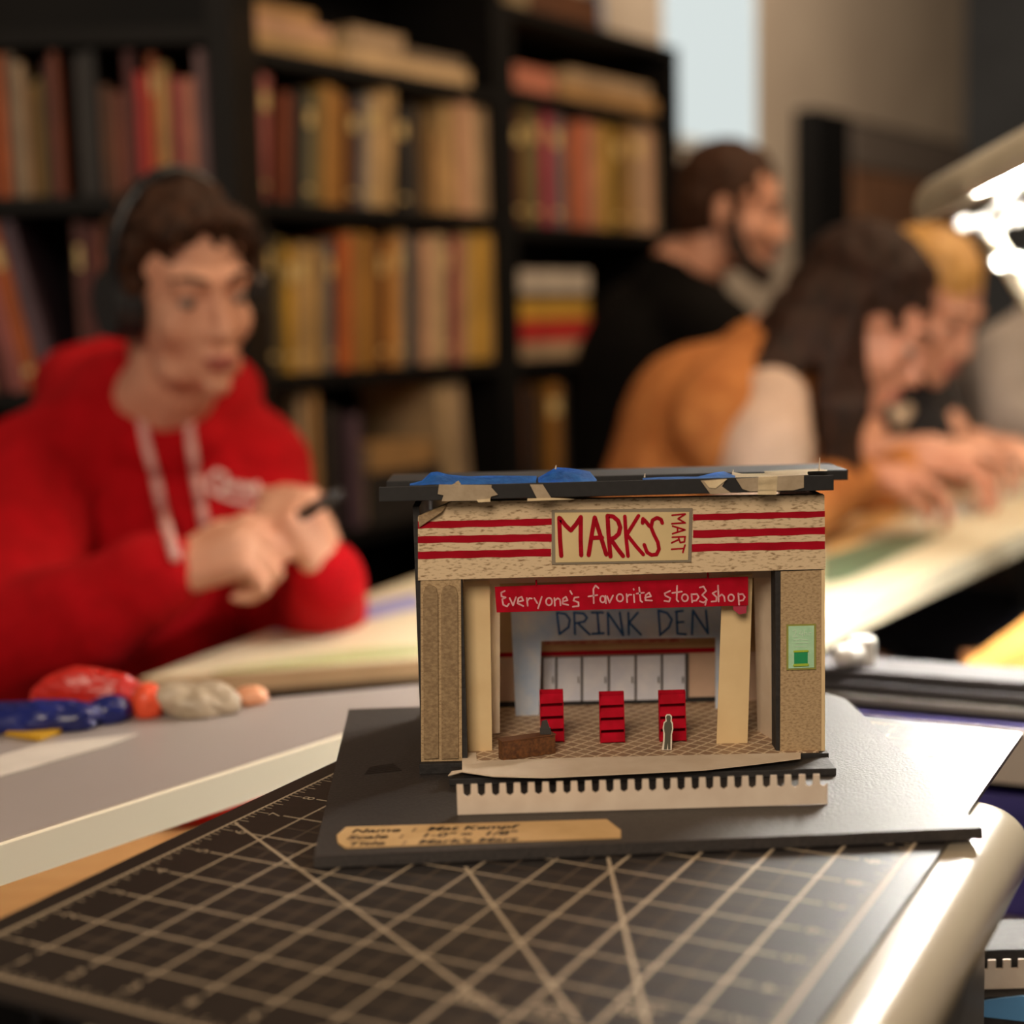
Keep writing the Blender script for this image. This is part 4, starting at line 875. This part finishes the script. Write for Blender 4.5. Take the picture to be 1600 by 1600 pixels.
def hand_into(bm, wrist, fwd, nrm, thumb, curl=(40, 45, 30), k=1.0, spread=1.0):
    """palm, four unequal bent fingers and a side thumb; fingers curl towards nrm, thumb leaves towards thumb*cross"""
    f = V(fwd).normalized(); n = (V(nrm)-f*V(nrm).dot(f)).normalized(); x = f.cross(n)*thumb
    w_ = V(wrist)
    for i, (o, L, r) in enumerate(((.030, .90, .0092), (.0105, 1.0, .0096), (-.0095, .94, .0092), (-.028, .76, .0080))):
        kn = w_+f*(.086-.006*abs(i-1))*k+x*o*k
        limb(bm, [w_+x*o*.45*k, kn], [.015*k, .0118*k])
        p = kn; ang = 0; pts = [p]; rs = [r*k*1.1]
        for j, (sl, c_) in enumerate(zip((.043, .027, .021), curl)):
            ang += math.radians(c_+i*3); dv = f*math.cos(ang)+n*math.sin(ang)+x*(.10*(1.2-i))*spread*(.5 if j else 1)
            p = p+dv.normalized()*sl*L*k; pts.append(p); rs.append(r*k*(.98-.1*j))
        limb(bm, pts, rs)
    limb(bm, [w_, w_+f*.07*k], [.023*k, .021*k])
    t0 = w_+f*.022*k+x*.022*k; t1 = t0+(f*.6+x*.75+n*.35).normalized()*.038*k; t2 = t1+(f*.85+x*.1+n*.6).normalized()*.030*k; t3 = t2+(f*.8-x*.25+n*.6).normalized()*.024*k
    limb(bm, [t0, t1, t2, t3], [.016*k, .0125*k, .0108*k, .0092*k])
def seat_for(x, y, z, label):
    t = thing('stool', V((x, y, 0)), label, 'stool')
    bm = bmesh.new(); tube(bm, V((x, y, z-.03)), V((x, y, z)), .17, .175, 28); link('seat', bm, P('stool_vinyl', (40, 36, 34), .5), t, False)
    for k in range(4):
        a = math.pi/4+k*math.pi/2; bm = bmesh.new(); tube(bm, V((x+.1*math.cos(a), y+.1*math.sin(a), z-.03)), V((x+.2*math.cos(a), y+.2*math.sin(a), 0)), .011); link('leg', bm, mleg, t)
def legs_into(bm, hip, fdir, seat, r=(.085, .06, .045)):
    f = V((fdir[0], fdir[1], 0)).normalized(); s = V((f.y, -f.x, 0))
    for q in (-1, 1):
        h = V(hip)+s*q*.09; kn = h+f*.40+V((0, 0, .0)); an = V((kn.x, kn.y, .08))
        limb(bm, [h, kn, an], [r[0], r[1], r[2]]); limb(bm, [an, an+f*.16+V((0, 0, -.045))], [.042, .033])
mskin = P('fair_skin', (220, 166, 138), .5, (208, 150, 122), 30, spec=.35)
mskin2 = P('tanned_skin', (196, 136, 108), .5, (182, 122, 96), 30, spec=.35)
# ---- 1: red hoodie
A = at
hc = A(285, 452, 1.68); HB = basis((.62, -.76, -.20), (-.03, -.1, 1))
bm = bmesh.new(); T = head_into(bm, hc, HB, 0.92)
nb = A(232, 668, 1.79)
limb(bm, [T(0, -.03, -.06), T(0, -.025, -.11), nb], [.052, .052, .062])
hipz = .62; hip = V((nb.x-.02, 1.88, hipz))
ball(bm, A(238, 850, 1.82), (.15, .095, .22)); limb(bm, [A(238, 950, 1.83), hip], [.11, .125])
RS, LS = A(52, 745, 1.72), A(385, 728, 1.84); RE, LE = A(35, 1003, 1.50), A(480, 985, 1.70); RW, LW = A(270, 893, 1.44), A(512, 900, 1.50)
limb(bm, [A(238, 720, 1.80), RS, RE, RW], [.08, .05, .042, .029]); limb(bm, [A(238, 720, 1.80), LS, LE, LW], [.08, .05, .042, .029])
hand_into(bm, RW+V((.004, 0, -.002)), (.92, -.10, .36), (.35, .6, -.7), 1, (72, 80, 50), .98)
hand_into(bm, LW, (-.30, -.15, .90), (-.65, .35, -.35), -1, (70, 80, 50), .96)
legs_into(bm, hip, (.35, -1), 0)
person = remeshed('person', bm, mskin, None, .0042, 9)
tag(person, 'seated person in a red hoodie with black headphones, hands together', 'person')
face_parts(T, HB, person, .92)
# hoodie
bm = bmesh.new()
ball(bm, A(232, 845, 1.81), (.185, .125, .24)); limb(bm, [A(232, 950, 1.83), A(232, 1100, 1.84), V((hip.x, hip.y, hipz-.02))], [.15, .155, .145])
limb(bm, [A(150, 705, 1.77), A(58, 748, 1.73)], [.085, .078]); limb(bm, [A(320, 700, 1.81), A(384, 735, 1.83)], [.085, .082])
limb(bm, [A(56, 750, 1.72), A(20, 900, 1.60), RE, A(150, 962, 1.46), RW+(RE-RW)*.12], [.078, .076, .070, .058, .044])
limb(bm, [RW+(RE-RW)*.16, RW+(RE-RW)*.03], [.049, .042])
limb(bm, [LS, A(425, 870, 1.78), LE, A(498, 950, 1.60), LW+(LE-LW)*.12], [.075, .070, .064, .052, .044])
limb(bm, [LW+(LE-LW)*.18, LW+(LE-LW)*.04], [.048, .041])
hood = [A(120, 628, 1.80), A(112, 600, 1.90), A(190, 590, 1.96), A(290, 590, 1.95), A(352, 612, 1.88), A(352, 650, 1.80), A(300, 690, 1.735), A(262, 712, 1.715), A(195, 690, 1.72), A(120, 628, 1.80)]
limb(bm, hood, [.042, .05, .06, .06, .048, .042, .032, .026, .034, .042])
for s_ in range(5):
    pp = [A(20+s_*50, 1010-s_*10, 1.445), A(60+s_*48, 930-s_*6, 1.43)]; limb(bm, pp, [.010, .006])
hoodie = remeshed('hoodie', bm, P('red_fleece', (182, 3, 18), .9, (164, 2, 12), 40, spec=.2), person, .006, 7, (.006, 14))
def surf_r(x, y, Y0=1.2, obj=None):                             # first hit of a sight line on the hoodie (things sewn on it)
    d = ray(x, y).normalized(); hit, loc, nn, _ = hoodie.ray_cast(hoodie.matrix_world.inverted() @ CAM, d)
    return (loc, nn) if hit else (at(x, y, 1.66), V((0, -1, 0)))
for pts in ([(222, 652), (232, 700), (245, 745), (256, 800), (268, 842), (276, 868)], [(294, 628), (300, 690), (307, 740), (316, 790), (322, 822)]):
    bm = bmesh.new(); q = []
    for x, y in pts:
        l_, n_ = surf_r(x, y); q.append(l_+V((0, -.006, 0)))
    limb(bm, q, [.0055]*len(q)); link('drawstring', bm, P('pale_pink_cord', (226, 176, 170), .7), hoodie, True)
bm = bmesh.new()
def on_h(x, y): l_, n_ = surf_r(x, y); return l_+V((0, -.0025, 0))
for st in ([(352, 742), (340, 736), (328, 746), (328, 764), (340, 772), (352, 762), (353, 744)], [(353, 750), (362, 762), (368, 754), (374, 764), (380, 756), (386, 768), (392, 758), (400, 768), (402, 756), (408, 772)], [(346, 774), (370, 782), (398, 784)]):
    ribbon(bm, st, 6.5, on_h, n=6)
link('chest_logo', bm, P('white_print', (232, 212, 206), .6), hoodie)
mhair = P('dark_brown_hair', (74, 44, 25), .7, (36, 21, 12), 160, spec=.25, stretch=((1, 1, .2), (0, 0, 0)))
bm = bmesh.new()
def E_(T, B, x, y, z, a, b, d, bm): ball(bm, T(x, y, z), (a, b, d), B)
E_(T, HB, 0, -.020, .048, .073, .089, .078, bm); E_(T, HB, 0, -.050, .005, .070, .058, .078, bm)
for s in (-1, 1): limb(bm, [T(s*.074, .030, .055), T(s*.077, .020, .005)], [.014, .010])
for k_ in range(9): limb(bm, [T(-.052+.013*k_, .01, .112-.0005*(k_-4)**2*4), T(-.050+.0125*k_, .072, .094-.0004*(k_-4)**2*3)], [.019, .012])
remeshed('hair', bm, mhair, person, .004, 3, (.009, 55))
mhp = P('black_headphone_plastic', (26, 25, 27), .35)
bm = bmesh.new(); arc = [T(.084*math.cos(math.radians(a)), -.012, .012+.125*math.sin(math.radians(a))) for a in range(0, 181, 15)]
limb(bm, arc, [.009]*len(arc)); hp = remeshed('headphones', bm, mhp, person, .003, 4)
for s in (-1, 1):
    bm = bmesh.new(); tube(bm, T(s*.066, -.008, -.012), T(s*.096, -.008, -.012), .042, .034, 24); link('ear_cup', bm, mhp, hp, False)
seat_for(hip.x, hip.y, .47, 'stool under the person in the red hoodie')
bm = bmesh.new(); limb(bm, [hip+V((0, 0, -.0)), hip+V((0, 0, .03))], [.13, .12]); legs_into(bm, hip, (.35, -1), 0, (.10, .075, .06)); remeshed('trousers', bm, P('dark_denim', (30, 34, 48), .8), person, .01, 6)
tool = thing('craft_knife', A(505, 790, 1.50), 'dark craft knife held in the hands of the person in red', 'knife')
bm = bmesh.new(); limb(bm, [A(470, 805, 1.47), A(528, 772, 1.47)], [.006, .006]); link('knife_handle', bm, mhp, tool, True)
bm = bmesh.new(); limb(bm, [A(470, 805, 1.47), A(448, 818, 1.47)], [.003, .001]); link('blade', bm, P('steel', (180, 180, 180), .3, metal=1), tool, True)
# ---- generic seated figure seen from behind or in profile
def figure(label, hc, hf, hu, neck, chest, hip, sh, el, wr, hands, mtop, k=1.0, tr=.15, fdir=(1, 0), leg_mat=None, skin=mskin, sleeves=True, sm=1.0):
    B = basis(hf, hu); bm = bmesh.new(); T = head_into(bm, hc, B, k)
    limb(bm, [T(0, -.03, -.06), T(0, -.03, -.11), neck], [.050*k, .050*k, .06*k])
    limb(bm, [neck, chest, hip], [.07, tr*.72, tr*.78])
    for i in (0, 1):
        limb(bm, [chest+(neck-chest)*.55, sh[i], el[i], wr[i]], [.07, .048, .040, .028])
        f, n, th = hands[i]; hand_into(bm, wr[i], f, n, th, (28, 34, 24), .96)
    legs_into(bm, hip, fdir, 0)
    p = remeshed('person', bm, skin, None, .005, 7); tag(p, label, 'person')
    face_parts(T, B, p, k)
    bm = bmesh.new(); limb(bm, [neck+(chest-neck)*.22, chest, hip+V((0, 0, .05)), hip], [.085*sm, tr, tr*.95, tr*.95])
    for i in (0, 1):
        limb(bm, [chest+(neck-chest)*.62, sh[i]], [.09*sm, .068*sm])
        if sleeves: limb(bm, [sh[i], el[i], wr[i]+(el[i]-wr[i])*.12], [.068, .055, .040])
        else: limb(bm, [sh[i], sh[i]+(el[i]-sh[i])*.25], [.066, .058])
    top = remeshed('top', bm, mtop, p, .007, 7, (.006, 11))
    bm = bmesh.new(); limb(bm, [hip, hip+V((0, 0, .02))], [tr*.9, tr*.85]); legs_into(bm, hip, fdir, 0, (.10, .075, .06)); remeshed('trousers', bm, leg_mat or P('dark_denim', (30, 34, 48), .8), p, .012, 6)
    return p, T, B
# ---- 2: bearded man in black
hc = A(1143, 326, 2.90); nk = A(1068, 425, 2.95); chs = A(1030, 580, 2.98)
hip2 = V((chs.x-.02, 3.02, .74))
p2, T, B = figure('bearded man in a black sweater, in profile before the window', hc, (.93, -.26, -.22), (.0, 0, 1), nk, chs, hip2,
    [A(1120, 520, 2.80), A(985, 500, 3.12)], [A(1150, 700, 2.70), A(985, 690, 3.1)], [A(1260, 722, 2.62), A(1120, 722, 2.9)], [((1, -.1, -.05), (0, 0, -1), -1), ((1, -.1, -.05), (0, 0, -1), 1)],
    P('black_sweater', (17, 15, 14), .95, (12, 11, 10), 40, spec=.1), tr=.17, sm=1.1, fdir=(.57, .82))
bm = bmesh.new(); E_(T, B, 0, -.020, .046, .080, .097, .082, bm); E_(T, B, 0, -.052, .0, .077, .062, .080, bm)
for s in (-1, 1): limb(bm, [T(s*.074, .012, .03), T(s*.072, .018, -.02)], [.012, .010])
remeshed('hair', bm, P('dark_brown_hair', (58, 36, 22)), p2, .005, 3, (.006, 40))
bm = bmesh.new()
for s in (-1, 1): limb(bm, [T(s*.070, .016, -.02), T(s*.062, .030, -.065), T(s*.042, .060, -.098), T(0, .088, -.112)], [.010, .017, .019, .019])
limb(bm, [T(-.024, .088, -.054), T(0, .096, -.052), T(.024, .088, -.054)], [.006, .007, .006])
remeshed('beard', bm, P('dark_beard', (46, 28, 18), .8), p2, .004, 3, (.004, 60))
seat_for(hip2.x, hip2.y, .585, 'tall stool under the bearded man in black')
# ---- 3: long haired woman in an amber cardigan
hc = A(1352, 500, 2.16); nk = A(1215, 560, 2.16); chs = A(1120, 690, 2.18); hip3 = V((chs.x-.10, 2.20, .60))
mamb = P('amber_knit', (190, 124, 68), .9, (166, 102, 54), 40, spec=.2)
p3, T, B = figure('woman with long dark brown hair in an amber cardigan, bent over the long table', hc, (.86, -.30, -.62), (.40, -.14, .86), nk, chs, hip3,
    [A(1120, 655, 2.03), A(1190, 640, 2.36)], [A(1235, 800, 1.98), A(1330, 790, 2.4)], [A(1345, 742, 2.12), A(1430, 724, 2.34)], [((1, .1, -.1), (0, 0, -1), -1), ((1, -.2, -.1), (0, 0, -1), 1)],
    mamb, tr=.15, leg_mat=None, skin=mskin2, fdir=(.95, .25))
bm = bmesh.new(); limb(bm, [A(1205, 632, 2.03), A(1195, 700, 1.99), A(1185, 820, 2.0)], [.052, .066, .07])
remeshed('white_shirt', bm, P('white_cotton', (206, 178, 158), .8), p3, .007, 6)
mlong = P('long_brown_hair', (56, 32, 20), .7, (30, 17, 10), 90, spec=.25, stretch=((1, 1, .15), (0, 0, 0)))
bm = bmesh.new(); E_(T, B, 0, -.024, .046, .084, .100, .086, bm); E_(T, B, 0, -.060, -.005, .080, .064, .088, bm)
random.seed(8)
for k_ in range(16):
    t = k_/15; a0 = T(-.078 if k_ % 2 else .07, -.02-.06*t, .03-.02*t)
    if k_ < 8: pts = [a0, A(1300+6*k_, 570+5*k_, 2.06+.01*k_), A(1290+7*k_, 640, 2.04), A(1296+6*k_+random.uniform(-8, 8), 738, 2.05)]
    else: j = k_-8; pts = [a0, A(1262-9*j, 540+3*j, 2.07), A(1225-9*j, 590+4*j, 2.04), A(1215-7*j, 640+2*j, 2.03)]
    limb(bm, pts, [.022, .020, .016, .008])
limb(bm, [T(0, -.05, .02), A(1240, 520, 2.14), A(1190, 560, 2.13)], [.07, .055, .035])
remeshed('long_hair', bm, mlong, p3, .0055, 3, (.007, 34))
seat_for(hip3.x, hip3.y, .46, 'stool under the woman in the amber cardigan')
# ---- 4: fair haired woman in black
hc = A(1448, 478, 2.62); nk = A(1392, 590, 2.70); chs = A(1375, 690, 2.74); hip4 = V((chs.x-.04, 2.78, .60))
p4, T, B = figure('fair haired woman in a black top, hands on the long table', hc, (.62, -.66, -.50), (.2, -.2, .95), nk, chs, hip4,
    [A(1340, 640, 2.62), A(1440, 630, 2.85)], [A(1350, 722, 2.48), A(1500, 704, 2.75)], [A(1455, 705, 2.42), A(1530, 696, 2.60)], [((1, .05, -.03), (0, 0, -1), -1), ((.6, -.6, -.05), (0, 0, -1), 1)],
    P('black_cotton', (26, 25, 28), .85), tr=.13, sleeves=False, fdir=(.85, -.5))
bm = bmesh.new(); E_(T, B, 0, -.022, .050, .082, .098, .084, bm); E_(T, B, 0, -.058, 0, .078, .062, .086, bm)
for s in (-1, 1):
    for j in range(3): limb(bm, [T(s*.07, .02-.03*j, .03), T(s*.082, .01-.03*j, -.06), T(s*.078, .02-.03*j, -.15)], [.018, .018, .010])
remeshed('blond_hair', bm, P('golden_blond_hair', (214, 168, 96), .5, (176, 128, 66), 90, stretch=((1, 1, .2), (0, 0, 0))), p4, .005, 3, (.006, 34))
bm = bmesh.new(); nc = [A(1372, 600, 2.60), A(1385, 640, 2.575), A(1402, 655, 2.58), A(1418, 640, 2.60)]; limb(bm, nc, [.014, .016, .016, .012]); remeshed('collar', bm, P('cream_collar', (222, 198, 168), .8), p4, .005, 4)
seat_for(hip4.x, hip4.y, .46, 'stool under the fair haired woman in black')
# ---- 5: person in grey at the edge
hc = A(1735, 360, 3.0); nk = A(1665, 480, 3.05); chs = A(1600, 620, 3.05); hip5 = V((chs.x+.05, 3.12, .66))
p5, T, B = figure('person in a light grey sweater at the right edge, behind the lamp', hc, (.7, -.6, -.4), (.1, -.1, 1), nk, chs, hip5,
    [A(1562, 560, 2.95), A(1660, 560, 3.2)], [A(1575, 660, 2.85), A(1700, 680, 3.1)], [A(1660, 690, 2.75), A(1760, 690, 2.85)], [((1, -.1, -.05), (0, 0, -1), -1), ((1, -.1, -.05), (0, 0, -1), 1)],
    P('light_grey_wool', (150, 142, 136), .9, (136, 128, 122), 40), tr=.14, fdir=(1, .3))
bm = bmesh.new(); E_(T, B, 0, -.022, .048, .080, .098, .082, bm); E_(T, B, 0, -.055, 0, .077, .062, .080, bm); remeshed('hair', bm, P('dark_brown_hair', (58, 36, 22)), p5, .006, 3)
seat_for(hip5.x, hip5.y, .52, 'stool under the person in light grey')
